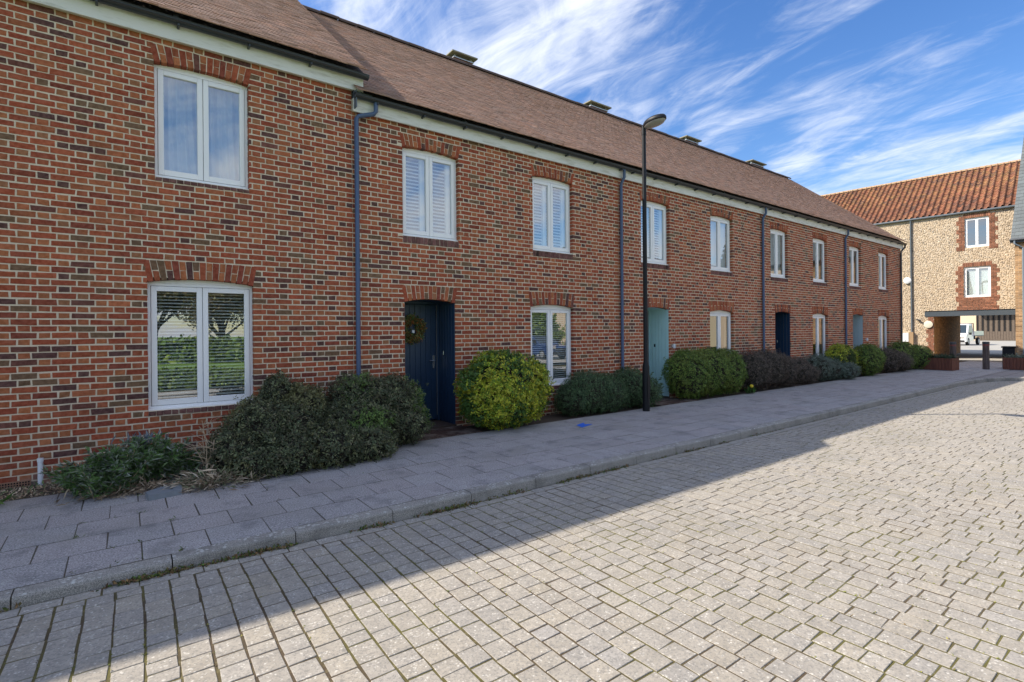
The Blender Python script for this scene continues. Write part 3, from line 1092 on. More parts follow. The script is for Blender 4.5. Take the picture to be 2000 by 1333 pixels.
def roof(house, x0, x1, ez, tan=0.80, ridge_y=12.42, ye=7.56, right_verge=False, seed=0, chim=None):
    r = np.random.default_rng(seed)
    rz = ez + (ridge_y - ye) * tan
    yb = 2 * ridge_y - ye
    m = MB()
    th_ = .05
    m.add([(x0, ye + .03, ez - .045), (x1, ye + .03, ez - .045), (x1, ridge_y, rz - .05), (x0, ridge_y, rz - .05), (x0, yb, ez - .05), (x1, yb, ez - .05)],
          [(0, 1, 2, 3), (3, 2, 5, 4)])
    rf = m.build('roof', mt['underlay'], house)
    # plain tiles laid in courses, each lapping the one below
    cs, sn = 1 / math.hypot(1, tan), tan / math.hypot(1, tan)
    L = (ridge_y - ye) / cs
    gauge, tw = .100, .165
    rowsN = int(L / gauge)
    C, hf = [], []
    for j in range(rowsN):
        s0 = j * gauge
        x = x0 + (tw / 2 if j % 2 else 0) - tw
        while x < x1:
            a, b = max(x + .0015, x0), min(x + tw - .0015, x1)
            if b - a > .02: C.append((a, b, s0))
            x += tw
    C = np.array(C); n = len(C)
    up = np.array((0, cs, sn)); nm = np.array((0, -sn, cs)); o = np.array((0, ye, ez))
    # sprocketed eaves: the lowest courses kick out a little flatter
    kick = lambda s: .035 * np.clip(1 - s / .7, 0, 1) ** 2
    s0 = C[:, 2]; s1 = s0 + .125
    lift = .013 + np.clip(r.normal(0, .0016, n), -.003, .004); side = r.normal(0, .0012, n)
    jit = r.normal(0, .003, n)
    def pt(x, s, h): return o + np.stack([x, 0 * x, 0 * x], 1) + s[:, None] * up + (h + kick(s))[:, None] * nm
    bot = s0 + jit
    A = pt(C[:, 0], bot, lift + side); B = pt(C[:, 1], bot, lift - side)
    Cc = pt(C[:, 1], s1, .003 + 0 * s1); Dd = pt(C[:, 0], s1, .003 + 0 * s1)
    E = pt(C[:, 0], bot, lift + side - .014); G = pt(C[:, 1], bot, lift - side - .014)
    V = np.stack([A, B, Cc, Dd, E, G], 1)
    Ft = np.array([(0, 1, 2, 3), (4, 5, 1, 0), (0, 3, 4, 4), (5, 2, 1, 1)], np.int32)[:2]
    T = TILE_PAL[r.choice(len(TILE_PAL), n)] * np.clip(1 + r.normal(0, .085, (n, 1)), .6, 1.5)
    emit(V, T, mt['roof_tile'], rf, 'roof_tile', 'roof_tiles', [], F=Ft)
    # half-round ridge tiles
    x = x0
    i = 0
    while x < x1 - .05:
        e = min(x + .45, x1)
        q = MB(); nn = 6; R = .105
        arc = [(math.cos(math.pi * k / nn) * R, math.sin(math.pi * k / nn) * R) for k in range(nn + 1)]
        arc2 = [(a * .84, b * .84) for a, b in arc[::-1]]
        dz = r.normal(0, .004)
        q.prism([(x + .004, ridge_y + a, rz - .025 + dz + b) for a, b in arc + arc2], (e - x - .008, 0, 0))
        q.build('ridge_tile', mt['ridge'], rf)
        x = e; i += 1
    if chim:
        a, b = chim
        c = MB()
        c.box(a + .10, b - .10, 12.62, 13.12, rz - .9, rz + .24)
        ch = c.build('chimney', mt['chim_brick'], rf)
        return rf, rz
    return rf, rz


plain('ridge', (0.085, 0.055, 0.045), 0.9, var=0.35, scale=4)
plain('chim_brick', (0.20, 0.085, 0.055), 0.9, var=0.3, scale=20)
plain('gable_brick', (0.20, 0.085, 0.055), 0.9, var=0.3, scale=20)


def terrace_house(x0, x1, ez, label, openings, door, chim, dp, seed, n_pick=300, left_verge=0, right_verge=0, zE=None):
    house = empty('terraced_house', ((x0 + x1) / 2, D, 0), label, 'house', 'brick houses of the terrace')
    r = np.random.default_rng(seed)
    ztop = ez - .20
    zones, holes, arches, sills = [], [], [], []
    for o in openings:
        xl, xr, z0, zs, rise, kind = o
        zones.append((xl, xr, z0 - (.0 if kind == 'door' else .0), zs + rise))
        ztop_a = min(snap_course(zs + rise + .225) - .0155, ez - .205)
        zones.append((xl - .012, xr + .012, zs - .001, ztop_a))
        zb_s = snap_course(z0 - .085) - .0005
        if kind != 'door': zones.append((xl - .002, xr + .002, zb_s, z0))
        holes.append((xl - .005, xr + .005, z0, zs + rise + .008))
        arches.append((xl, xr, zs, rise, ztop_a - zs - rise))
        if kind != 'door': sills.append((xl, xr, z0, zb_s))
    zlow = -.16
    wall = wall_backing('wall', x0, x1, zlow, ez - .02, holes, house, mt['mortar'])
    C, S = brick_layout(x0 + .004, x1 - .004, zlow, ztop, zones, r)
    kinds = [0] * len(C)
    for a in arches:
        c, s = arch_bricks(*a); C += c; S += s; kinds += [1] * len(c)
    for (xl, xr, z0, zb_s) in sills:
        n = int((xr - xl) / .075)
        for i in range(n):
            a, b = xl + (xr - xl) * i / n + .004, xl + (xr - xl) * (i + 1) / n - .004
            C.append([(a, zb_s), (b, zb_s), (b, z0 - .006), (a, z0 - .006)]); S.append(True); kinds.append(2)
    C = np.array(C); S = np.array(S); kinds = np.array(kinds); n = len(C)
    C = C + r.normal(0, .0022, C.shape)
    T = brick_tint(r, S)
    sil = kinds == 2
    T[sil] = np.array([(0.17, 0.075, 0.068)]) * (1 + r.normal(0, .25, (int(sil.sum()), 1)))
    hf = np.clip(r.normal(0, .0012, n), -.0012, .004) + np.where(sil, .006, 0) + np.where(kinds == 1, .001, 0)
    V = piece_verts(C, hf, -.103, .0022, ((0, D, 0), (1, 0, 0), (0, 0, 1), (0, -1, 0)), tilt=.0008, r=r)
    hide = lambda c: (c[:, 2] > 1.0) | (c[:, 0] < .8)
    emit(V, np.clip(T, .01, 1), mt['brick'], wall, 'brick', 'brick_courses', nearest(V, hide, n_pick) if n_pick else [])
    for o in openings:
        xl, xr, z0, zs, rise, kind = o
        if kind != 'door': window(house, xl, xr, z0, zs, rise, kind)
        else: door_porch(house, xl, xr, zs, rise, door)
    # rooms behind the windows
    rm = MB()
    for a, b in ((.0, 2.50), (2.75, ez - .1)):
        X0, X1, Y0, Y1 = x0 + .12, x1 - .12, D + .30, D + 4.6
        rm.add([(X0, Y0, a), (X1, Y0, a), (X1, Y1, a), (X0, Y1, a), (X0, Y0, b), (X1, Y0, b), (X1, Y1, b), (X0, Y1, b)],
               [(0, 1, 2, 3), (7, 6, 5, 4), (3, 2, 6, 7), (0, 3, 7, 4), (2, 1, 5, 6)])
    rm.build('room', mt['interior'], house)
    # rear and side walls close the volume
    sd = MB()
    yb = 17.28
    rz = ez + (12.42 - 7.56) * .80
    for xx in (x0 + .02, x1 - .02):
        sd.add([(xx, D + .3, -.1), (xx, yb, -.1), (xx, yb, ez - .06), (xx, 12.42, rz - .08), (xx, D + .3, ez - .05)], [(0, 1, 2, 3, 4)])
    sd.add([(x0, yb, -.1), (x1, yb, -.1), (x1, yb, ez), (x0, yb, ez)], [(0, 1, 2, 3)])
    sd.build('side_wall', mt['gable_brick'], house)
    # eaves
    f = MB().box(x0 - left_verge * .0, x1 + right_verge, D - .075, D - .045, ez - .235, ez - .035, .003)
    f.build('fascia', mt['fascia'], house)
    MB().box(x0, x1 + right_verge, D - .045, D + .02, ez - .215, ez - .205).build('soffit', mt['fascia'], house)
    gx0, gx1 = x0 + .0, x1 + (right_verge + .05 if right_verge else 0)
    g = gutter_profile(gx0, gx1, D - .142, ez - .005).build('gutter', mt['gutter'], house)
    x = x0 + .35
    while x < x1:
        MB().box(x - .014, x + .014, D - .19, D - .076, ez - .085, ez - .055, .003).build('gutter_bracket', mt['gutter'], g)
        x += .8
    x = x0 + 1.9
    while x < x1 - .3:
        MB().lathe((x, D - .142, ez - .005), [(.063, 0), (.063, .05)], 12, (1, 0, 0)).build('gutter_joint', mt['gutter'], g)
        x += 2.0
    if dp is not None:
        r_ = .034
        yw = D - .05
        if dp[1] is not None:       # swan neck from an outlet further along the gutter
            pts = [(dp[1], D - .142, ez - .05), (dp[1], D - .142, ez - .19), (dp[1] - .03, D - .12, ez - .23), (dp[0] + .03, yw - .01, ez - .29), (dp[0], yw, ez - .33), (dp[0], yw, .06)]
        else:
            pts = [(dp[0], D - .142, ez - .05), (dp[0], D - .142, ez - .22), (dp[0], yw - .01, ez - .34), (dp[0], yw, ez - .38), (dp[0], yw, .06)]
        p = MB().tube(pts, r_, 12)
        dpipe = p.build('downpipe', mt['downpipe'], house, True)
        for zz in (.9, 2.6, 4.3):
            MB().lathe((dp[0], yw, zz), [(.039, 0), (.039, .06)], 12).build('pipe_clip', mt['downpipe'], dpipe)
    rf, rz = roof(house, x0 - left_verge, x1 + right_verge, ez, seed=seed + 50, chim=chim)
    if chim:
        a, b = chim
        ch = [c for c in rf.children if c.name.startswith('chimney')][0]
        q = MB(); q.box(a + .07, b - .07, 12.59, 13.15, rz + .242, rz + .27)
        q.build('chimney_flashing', mt['zinc'], ch)
        q = MB()
        for xx in (a + .14, b - .14):
            for yy in (12.66, 13.08): q.box(xx - .03, xx + .03, yy - .03, yy + .03, rz + .271, rz + .34)
        q.build('cap_support', mt['zinc'], ch)
        q = MB(); q.box(a - .02, b + .02, 12.50, 13.24, rz + .342, rz + .385, .006)
        q.build('chimney_cap', mt['cap_stone'], ch)
    return house


WIN_UP = lambda x: (x, x + 1.055, 3.215, 4.66, .036)
WIN_LO = lambda x: (x, x + 1.13, .55, 2.11, .055)
DOOR = lambda x: (x, x + .945, 0.0, 2.135, .05)

h1 = terrace_house(-9.4, 2.79, EAVE[1], 'tallest brick house, its eaves stepping above its neighbour, with one curtained upper window',
                   [(0.30, 1.36, 3.60, 5.03, .03, 'curtain'), (0.212, 1.40, .685, 2.285, .05, 'blind'),
                    (-2.6, -1.54, 3.60, 5.03, .03, 'curtain'), (-2.7, -1.55, .685, 2.285, .05, 'none'), (-6.2, -5.14, 3.60, 5.03, .03, 'curtain')], None, None, None, 21, right_verge=.16)
h2 = terrace_house(2.79, 8.79, EAVE[2], 'brick house with a dark navy door hung with a berry wreath',
                   [(*WIN_UP(3.62), 'shutter'), (*WIN_UP(6.34), 'shutter'), (*WIN_LO(6.265), 'blind'), (*DOOR(3.64), 'door')],
                   'navy', (7.35, 8.15), (2.845, 3.12), 22)
h3 = terrace_house(8.79, 14.90, EAVE[2], 'brick house with pale turquoise doorway behind the street lamp',
                   [(*WIN_UP(9.55), 'shutter'), (*WIN_UP(12.36), 'curtain'), (*WIN_LO(12.30), 'none'), (*DOOR(9.62), 'door')],
                   'duck_egg', (12.75, 13.75), (8.83, None), 23)
h4 = terrace_house(14.90, 20.70, EAVE[2], 'brick house with plain navy doorway between the turquoise and grey-blue doorways',
                   [(*WIN_UP(15.49), 'curtain'), (*WIN_UP(18.28), 'none'), (*WIN_LO(18.23), 'none'), (*DOOR(15.74), 'door')],
                   'navy', (18.2, 19.2), (14.96, None), 24, n_pick=0)
h5 = terrace_house(20.70, 26.45, EAVE[2], 'end-of-terrace brick house with a grey-blue doorway beside the flint building',
                   [(*WIN_UP(21.2), 'none'), (*WIN_UP(24.0), 'none'), (*WIN_LO(23.95), 'none'), (*DOOR(21.47), 'door')],
                   'grey_blue', (23.25, 24.5), (20.74, None), 25, n_pick=0, right_verge=.14)
# second pipe at the far corner of the end house
p = MB().tube([(26.55, D - .142, EAVE[2] - .05), (26.55, D - .142, EAVE[2] - .16), (26.40, D - .05, EAVE[2] - .33), (26.38, D - .05, EAVE[2] - .40), (26.38, D - .05, .05)], .034, 10)
p.build('downpipe', mt['gutter'], h5, True)
# lead flashing and fascia end where the two eaves step
q = MB(); q.box(2.80, 3.05, D - .16, D - .05, EAVE[2] + .01, EAVE[2] + .035); q.box(2.80, 2.815, D - .17, D - .02, EAVE[2] - .2, EAVE[2] + .06)
q.build('lead_flashing', mt['lead'], h2)
# stub of white pipe, air brick and black drain opening at the foot of the first house
w = MB().lathe((-.775, D - .075, -.13), [(.024, 0), (.024, .36), (.028, .362), (.028, .40)], 14).build('waste_pipe', mt['white_plastic'], h1, True)
MB().box(-.80, -.75, D - .05, D - .01, .06, .075).build('pipe_clip', mt['white_plastic'], w)
a = MB().box(-1.13, -.86, D - .012, D + .02, -.03, .035).build('air_brick', mt['terracotta'], h1)
q = MB()
for i in range(11):
    for j in range(2): q.box(-1.115 + i * .023, -1.115 + i * .023 + .014, D - .0135, D - .011, -.02 + j * .026, -.02 + j * .026 + .016)
q.build('air_brick_holes', mt['dark_void'], a)
MB().lathe((-.86, D - .11, -.09), [(.035, 0), (.035, .06)], 12, (0, 1, 0)).build('drain_opening', mt['dark_void'], h1)
for hh, px, pz in ((h3, 10.68, 1.20), (h5, 22.62, 1.18)):
    v = MB().lathe((px, D - .06, pz), [(.032, 0), (.032, .10)], 12)
    v.lathe((px, D, pz + .05), [(.02, 0), (.02, .07)], 10, (0, -1, 0))
    v.build('vent_pipe', mt['white_plastic'], hh)

# wreath on the navy door
def leaf_cloud(C, Nn, per, L, Wd, pal, r, spread=.9, jit=.02, var=.25, droop=0.0):
    """clusters of leaves: centres C (n,3), outward normals Nn; returns verts (m,4,3), tints (m,3)"""
    n = len(C)
    c = np.repeat(C, per, 0); nn = np.repeat(Nn, per, 0); m = len(c)
    nf = nn + r.normal(0, .38 * spread, (m, 3)); nf /= np.linalg.norm(nf, axis=1, keepdims=True)
    tg = np.cross(nf, r.normal(0, 1, (m, 3))); tg /= np.linalg.norm(tg, axis=1, keepdims=True) + 1e-9
    d = tg + nf * r.uniform(.1, .9, (m, 1)) * spread; d[:, 2] -= droop
    d /= np.linalg.norm(d, axis=1, keepdims=True)
    sidev = np.cross(d, nf); sidev /= np.linalg.norm(sidev, axis=1, keepdims=True) + 1e-9
    l = L * r.uniform(.45, 1.5, (m, 1)); w = Wd * r.uniform(.6, 1.4, (m, 1))
    b = c + r.normal(0, jit, (m, 3))
    nrm = np.cross(d, sidev)
    V = np.stack([b, b + d * l * .5 + sidev * w * .5 + nrm * w * .22, b + d * l, b + d * l * .5 - sidev * w * .5 + nrm * w * .22], 1)
    cl = np.repeat(np.clip(1 + r.normal(0, var, (n, 1)), .45, 1.7), per, 0)
    ci = np.repeat(r.choice(len(pal), n), per)
    own = r.choice(len(pal), m)
    pi = np.where(r.random(m) < .6, ci, own)
    T = np.array(pal)[pi] * cl * np.clip(1 + r.normal(0, .15, (m, 1)), .5, 1.5)
    return V, np.clip(T, .003, .9)


LF = np.array([(0, 1, 2), (0, 2, 3)], np.int32)


def leaf_mesh(name, V, T, parent, mat=None):
    m = len(V)
    w = np.array(wloc(parent))
    Fa = (LF[None] + (np.arange(m) * 4)[:, None, None]).reshape(-1, 3)
    return link(name, npmesh(name, (V - w).reshape(-1, 3), Fa, np.repeat(T[:, None], 4, 1).reshape(-1, 3)), mat or mt['leaf'], parent)


r = np.random.default_rng(31)
wc = np.array((3.64 + .40, D + .65 - .085, 1.69))
wr = empty('wreath', tuple(wc), 'green leafy wreath with orange berries hanging on the navy front door', 'wreath')
a = r.uniform(0, 2 * math.pi, 420); rr_ = .165 + r.normal(0, .028, 420)
C = wc + np.stack([np.cos(a) * rr_, r.normal(-.015, .012, 420), np.sin(a) * rr_], 1)
Nn = np.stack([np.cos(a) * .5, -np.ones(420) * .5, np.sin(a) * .5], 1) + r.normal(0, .3, (420, 3))
V, T = leaf_cloud(C, Nn, 4, .06, .022, [(.15, .24, .08), (.21, .29, .11), (.32, .26, .09), (.42, .18, .05)], r)
leaf_mesh('wreath_leaves', V, T, wr)
MB().tube([(wc[0] + math.cos(t * .3142) * .165, wc[1] + .01, wc[2] + math.sin(t * .3142) * .165) for t in range(21)], .02, 6, False).build('wreath_ring', mt['bark'], wr)
for k in range(16):
    t = r.uniform(0, 6.28); q = .165 + r.normal(0, .03)
    MB().lathe((wc[0] + math.cos(t) * q, wc[1] - .035, wc[2] + math.sin(t) * q - .012), [(.004, 0), (.014, .006), (.014, .018), (.004, .026)], 8).build('berry', mt['berry'], wr, True)
MB().box(wc[0] - .03, wc[0] + .02, wc[1] - .06, wc[1] - .05, wc[2] - .07, wc[2] - .015, .004).build('white_tag', mt['white_plastic'], wr)

# ------------------------------------------------------------------ flint building with the passage
FS = 1.15
FO = np.array((30.6 * FS, 6.63 * FS, 0.0)); FE = np.array((-.098, .9952, 0.0)); FN = np.array((-.9952, -.098, 0.0))
FFR = (FO, -FE, np.array((0, 0, 1.0)), FN)          # local a = -t runs to the viewer's right


def ZF(z):
    return CAMZ + (z - CAMZ) * FS


def fpt(t, z, off=0.0):
    q = FO + FE * t + FN * off
    return (q[0], q[1], z)


def build_flint():
    b = empty('flint_building', tuple(FO), 'cream flint building with orange pantile roof and open passage through it', 'building')
    r = np.random.default_rng(41)
    tL, tR, zt = 11.0 * FS, -1.9 * FS, ZF(6.85)
    pas = (-1.72 * FS, 1.08 * FS, -.02, ZF(2.42)); pR, pL = pas[0], pas[1]; PZ = ZF(2.42)
    w1 = (-.905 * FS, -.005 * FS, ZF(3.02), ZF(4.40)); w2 = (-.86 * FS, -.045 * FS, ZF(5.27), ZF(6.60))
    holes = [pas, w1, w2]
    m = MB()
    ts = sorted({tL, tR, *[h[0] for h in holes], *[h[1] for h in holes]}); zs = sorted({-.1, zt, *[h[2] for h in holes], *[h[3] for h in holes]})
    for i in range(len(ts) - 1):
        for j in range(len(zs) - 1):
            ct, cz = (ts[i] + ts[i + 1]) / 2, (zs[j] + zs[j + 1]) / 2
            if any(h[0] < ct < h[1] and h[2] < cz < h[3] for h in holes): continue
            m.add([fpt(ts[i + 1], zs[j]), fpt(ts[i], zs[j]), fpt(ts[i], zs[j + 1]), fpt(ts[i + 1], zs[j + 1])], [(0, 1, 2, 3)])
    for h in (w1, w2):
        for (ta, za, tb, zb) in ((h[0], h[2], h[0], h[3]), (h[1], h[2], h[1], h[3]), (h[0], h[3], h[1], h[3]), (h[0], h[2], h[1], h[2])):
            m.add([fpt(ta, za), fpt(tb, zb), fpt(tb, zb, -.25), fpt(ta, za, -.25)], [(0, 1, 2, 3)])
    # ends and back
    dep = 7.9 * FS
    for t in (tL, tR):
        m.add([fpt(t, -.1), fpt(t, -.1, -dep), fpt(t, zt, -dep), fpt(t, ZF(9.6), -dep / 2), fpt(t, zt)], [(0, 1, 2, 3, 4)])
    m.add([fpt(pL, -.1, -dep), fpt(tL, -.1, -dep), fpt(tL, zt, -dep), fpt(pL, zt, -dep)], [(0, 1, 2, 3)])
    m.add([fpt(tR, PZ, -dep), fpt(pL, PZ, -dep), fpt(pL, zt, -dep), fpt(tR, zt, -dep)], [(0, 1, 2, 3)])
    wall = m.build('wall', mt['lime_mortar'], b)
    # brick dressings: blocks of quoins round the windows, apron and jamb of the passage
    zones_b = []
    def dress(t0, t1, z0, z1): zones_b.append((t0, t1, z0, z1))
    for h in (w1, w2):
        k = 0; z = h[2] - .15
        while z < min(h[3] + .05, zt - .1):
            e = .24 if k % 2 else .34
            dress(h[1], h[1] + e, z, min(z + .225, zt - .08)); dress(h[0] - e, h[0], z, min(z + .225, zt - .08)); z += .225; k += 1
        dress(h[0] - .05, h[1] + .05, h[3], h[3] + .215)
    z = PZ + .02; k = 0
    while z < w1[2] - .15:
        e = .22 if k % 2 else .30
        dress(w1[0] - e, w1[1] + e, z, z + .225); z += .225; k += 1
    z = 0; k = 0
    while z < ZF(2.19) - .1:
        dress(pL, pL + (.25 if k % 2 else .34), z, z + .225); z += .225; k += 1
    C, S = [], []
    for (t0, t1, z0, z1) in zones_b:
        zz = z0; k = int(round(z0 / .075))
        arch = abs(z1 - z0 - .215) < .002
        if arch:
            n = int((t1 - t0) / .075)
            for i in range(n):
                a0 = -t1 + (t1 - t0) * i / n
                C.append([(a0 + .004, z0 + .004), (a0 + (t1 - t0) / n - .004, z0 + .004), (a0 + (t1 - t0) / n - .004, min(z1, zt - .05)), (a0 + .004, min(z1, zt - .05))]); S.append(True)
            continue
        while zz < z1 - .03:
            x = -t1 - (.11 if k % 2 else 0)
            while x < -t0:
                a0, a1 = max(x, -t1), min(x + .215, -t0)
                if a1 - a0 > .03: C.append([(a0 + .003, zz + .005), (a1 - .004, zz + .005), (a1 - .004, zz + .07), (a0 + .003, zz + .07)]); S.append(True)
                x += .225
            zz += .075; k += 1
    C = np.array(C); n = len(C)
    T = np.array([(.29, .125, .075)]) * np.clip(1 + r.normal(0, .2, (n, 1)), .5, 1.6)
    V = piece_verts(C, .022 + r.normal(0, .003, n), -.05, .004, FFR, r=r)
    emit(V, T, mt['brick'], wall, 'quoin_brick', 'quoin_bricks', [])
    # flints: cobbles bedded in lime mortar
    s = .084
    P = []
    z = .02
    while z < zt - .06:
        t = tR + .05 + r.uniform(0, s)
        while t < min(tL, 6.2 * FS):
            P.append((t + r.normal(0, .016), z + r.normal(0, .014))); t += s * r.uniform(.78, 1.25)
        z += s * .9
    P = np.array(P)
    ok = np.ones(len(P), bool)
    for h in holes: ok &= ~((P[:, 0] > h[0] - .04) & (P[:, 0] < h[1] + .04) & (P[:, 1] > h[2] - .04) & (P[:, 1] < h[3] + .04))
    for h in zones_b: ok &= ~((P[:, 0] > h[0] - .025) & (P[:, 0] < h[1] + .025) & (P[:, 1] > h[2] - .025) & (P[:, 1] < h[3] + .025))
    P = P[ok]; n = len(P)
    ang = np.arange(6) * math.pi / 3
    rx = r.uniform(.034, .054, n); rz_ = r.uniform(.030, .046, n); hh = r.uniform(.010, .024, n); rot = r.uniform(0, 6.28, n)
    def ring(f, h):
        u = np.cos(ang[None] + rot[:, None]) * rx[:, None] * f * r.uniform(.82, 1.12, (n, 6)); v = np.sin(ang[None] + rot[:, None]) * rz_[:, None] * f * r.uniform(.82, 1.12, (n, 6))
        t = P[:, :1] + u; z = P[:, 1:] + v
        return FO + t[..., None] * FE + z[..., None] * np.array((0, 0, 1.)) + (h * hh)[:, None, None] * FN
    top = (FO + P[:, :1] * FE + P[:, 1:] * np.array((0, 0, 1.)) + (hh)[:, None] * FN)[:, None]
    V = np.concatenate([ring(1.0, -.1), ring(.72, .72), top], 1)
    Ff = []
    for i in range(6):
        j = (i + 1) % 6
        Ff += [(i, j, 6 + j), (i, 6 + j, 6 + i), (6 + i, 6 + j, 12)]
    Ff = np.array(Ff, np.int32)[:, ::-1]
    pal = np.array([(.52, .41, .285), (.47, .365, .25), (.58, .48, .355), (.40, .315, .22), (.33, .27, .21), (.49, .38, .25), (.61, .525, .41)])
    T = pal[r.choice(len(pal), n, p=[.22, .2, .18, .14, .08, .1, .08])] * np.clip(1 + r.normal(0, .12, (n, 1)), .6, 1.4)
    emit(V, T, mt['flint'], wall, 'flint', 'flints', [], smooth=True, F=Ff)
    # passage
    pm = MB()
    def slab(t0, t1, z0, z1, o0, o1):
        q = [fpt(t, z, -o) for z in (z0, z1) for o in (o0, o1) for t in (t0, t1)]
        pm.add(q, [(0, 2, 3, 1), (4, 5, 7, 6), (0, 1, 5, 4), (2, 6, 7, 3), (0, 4, 6, 2), (1, 3, 7, 5)])
    slab(pL, pL + .04, -.05, PZ + .02, .02, dep - .02); slab(pR - .04, pR, -.05, PZ + .02, .02, dep - .02)
    pw = pm.build('passage_wall', mt['buff_brick'], b)
    Cq, rr = [], np.random.default_rng(4)
    zz = 0; k = 0
    while zz < PZ - .12:
        o = .03 - (.11 if k % 2 else 0)
        while o < dep - .05:
            a0, a1 = max(o, .03), min(o + .215, dep - .04)
            if a1 - a0 > .03: Cq.append([(a0, zz), (a1, zz), (a1, zz + .065), (a0, zz + .065)])
            o += .225
        zz += .075; k += 1
    Cq = np.array(Cq); n = len(Cq)
    Vq = piece_verts(Cq, .006, -.01, .003, (FO + FE * pL, -FN, np.array((0, 0, 1.)), -FE), r=rr)
    Tq = np.array([(.46, .235, .085)]) * np.clip(1 + rr.normal(0, .22, (n, 1)), .5, 1.6)
    emit(Vq, Tq, mt['brick'], pw, 'passage_brick', 'passage_bricks', [])
    pm = MB(); slab(pR, pL, PZ - .09, PZ + .01, .16, dep - .02); pm.build('passage_ceiling', mt['soffit_paint'], b)
    pm = MB(); slab(pR - .02, 1.42 * FS, ZF(2.19), PZ + .01, -.05, .12); pm.build('beam', mt['beam_paint'], b)
    pm = MB(); slab(pR - .02, 1.43 * FS, PZ + .012, PZ + .035, -.075, .02); pm.build('beam_flashing', mt['black_metal'], b)
    for t in (-.5, -.95):
        pm = MB(); slab(t - .16, t + .16, PZ - .15, PZ - .092, .9, 1.2); pm.build('ceiling_lamp', mt['black_metal'], b)
    # windows
    for h, blind in ((w1, True), (w2, False)):
        def fbox(mb, t0, t1, z0, z1, o0, o1):
            q = [fpt(t, z, -o) for z in (z0, z1) for o in (o0, o1) for t in (t0, t1)]
            mb.add(q, [(0, 2, 3, 1), (4, 5, 7, 6), (0, 1, 5, 4), (2, 6, 7, 3), (0, 4, 6, 2), (1, 3, 7, 5)])
        t0, t1, z0, z1 = h; mid = (t0 + t1) / 2
        fm = MB()
        for q in ((t0, t0 + .045, z0, z1), (t1 - .045, t1, z0, z1), (t0 + .045, t1 - .045, z0, z0 + .06), (t0 + .045, t1 - .045, z1 - .06, z1)): fbox(fm, *q, .06, .12)
        w = fm.build('window', mt['white_frame'], b)
        for a0, a1 in ((t0 + .048, mid - .003), (mid + .003, t1 - .048)):
            sm = MB()
            for q in ((a0, a0 + .05, z0 + .06, z1 - .06), (a1 - .05, a1, z0 + .06, z1 - .06), (a0 + .05, a1 - .05, z0 + .06, z0 + .11), (a0 + .05, a1 - .05, z1 - .11, z1 - .06)): fbox(sm, *q, .054, .11)
            sm.build('sash', mt['white_frame'], w)
            MB().add([fpt(a1 - .045, z0 + .1, -.085), fpt(a0 + .045, z0 + .1, -.085), fpt(a0 + .045, z1 - .1, -.085), fpt(a1 - .045, z1 - .1, -.085)], [(0, 1, 2, 3)]).build('pane', mt['glass'], w)
        if blind:
            bm = MB(); z = z0 + .1
            while z < z1 - .08:
                bm.add([fpt(t1 - .05, z, -.15), fpt(t0 + .05, z, -.15), fpt(t0 + .05, z + .055, -.165), fpt(t1 - .05, z + .055, -.165)], [(0, 1, 2, 3)]); z += .056
            bm.build('shutter', mt['blind'], w)
        fm = MB()
        q = [fpt(t, z, -o) for z in (z0 - .1, z1 + .1) for o in (.26, 3.2) for t in (t0 - .8, t1 + .8)]
        fm.add(q, [(0, 2, 3, 1), (4, 5, 7, 6), (2, 6, 7, 3), (0, 4, 6, 2), (1, 3, 7, 5)]); fm.build('room', mt['interior'], b)
    # gutter and pipes
    gm = MB(); gm.tube([fpt(tR - .1, zt + .02, .10), fpt(tL, zt + .02, .10)], .062, 10); g = gm.build('gutter', mt['gutter_grey'], b)
    dm = MB(); dm.tube([fpt(1.92 * FS, zt - .02, .10), fpt(1.92 * FS, zt - .16, .06), fpt(1.90 * FS, .05, .06)], .045, 10); dm.build('downpipe', mt['gutter_grey'], b, True)
    # pantile roof: S-shaped tiles in courses
    hz, dep2 = ZF(9.62), 3.95 * FS
    ln = math.hypot(dep2 + .06, hz - zt - .02)
    upv = (-FN * (dep2 + .06) + np.array((0, 0, hz - zt - .02))) / ln
    nrm = np.cross(-FE, upv); nrm /= np.linalg.norm(nrm)
    if nrm[2] < 0: nrm = -nrm
    o0 = FO + FN * .10 + np.array((0, 0, zt + .05))
    m = MB()
    c = lambda t, s, h=0: tuple(o0 + FE * t + upv * s + nrm * h)
    m.add([c(tR - .15, 0, -.03), c(tL, 0, -.03), c(tL, ln, -.03), c(tR - .15, ln, -.03)], [(0, 1, 2, 3)])
    bk = FO - FN * (dep + .1)
    m.add([c(tR - .15, ln, -.03), c(tL, ln, -.03), tuple(bk + FE * tL + np.array((0, 0, zt))), tuple(bk + FE * (tR - .15) + np.array((0, 0, zt)))], [(0, 1, 2, 3)])
    rf = m.build('roof', mt['underlay'], b)
    pw_, gz = .262, .33
    prof = [(0, .085), (.034, .115), (.074, .092), (.104, .028), (.155, .0), (.215, .016), (.266, .080)]
    k = len(prof)
    V, T = [], []
    pal = np.array([(.235, .09, .046), (.26, .10, .05), (.205, .08, .043), (.175, .074, .045), (.27, .12, .058), (.145, .07, .048)])
    for j in range(int(ln / gz) + 1):
        t = tR - .15
        while t < 8.6 * FS:
            s0, s1 = j * gz - .02, min((j + 1) * gz + .05, ln)
            l = r.normal(.02, .004)
            vv = []
            for (u, h) in prof: vv.append(o0 + FE * (t + u) + upv * s0 + nrm * (h + l))
            for (u, h) in prof: vv.append(o0 + FE * (t + u) + upv * s1 + nrm * (h + .0))
            for (u, h) in prof: vv.append(o0 + FE * (t + u) + upv * (s0 + .002) + nrm * (h + l - .016))
            V.append(vv); T.append(pal[r.choice(6, p=[.28, .22, .2, .12, .1, .08])] * np.clip(1 + r.normal(0, .15), .6, 1.5))
            t += pw_
    V = np.array(V)
    Fp = []
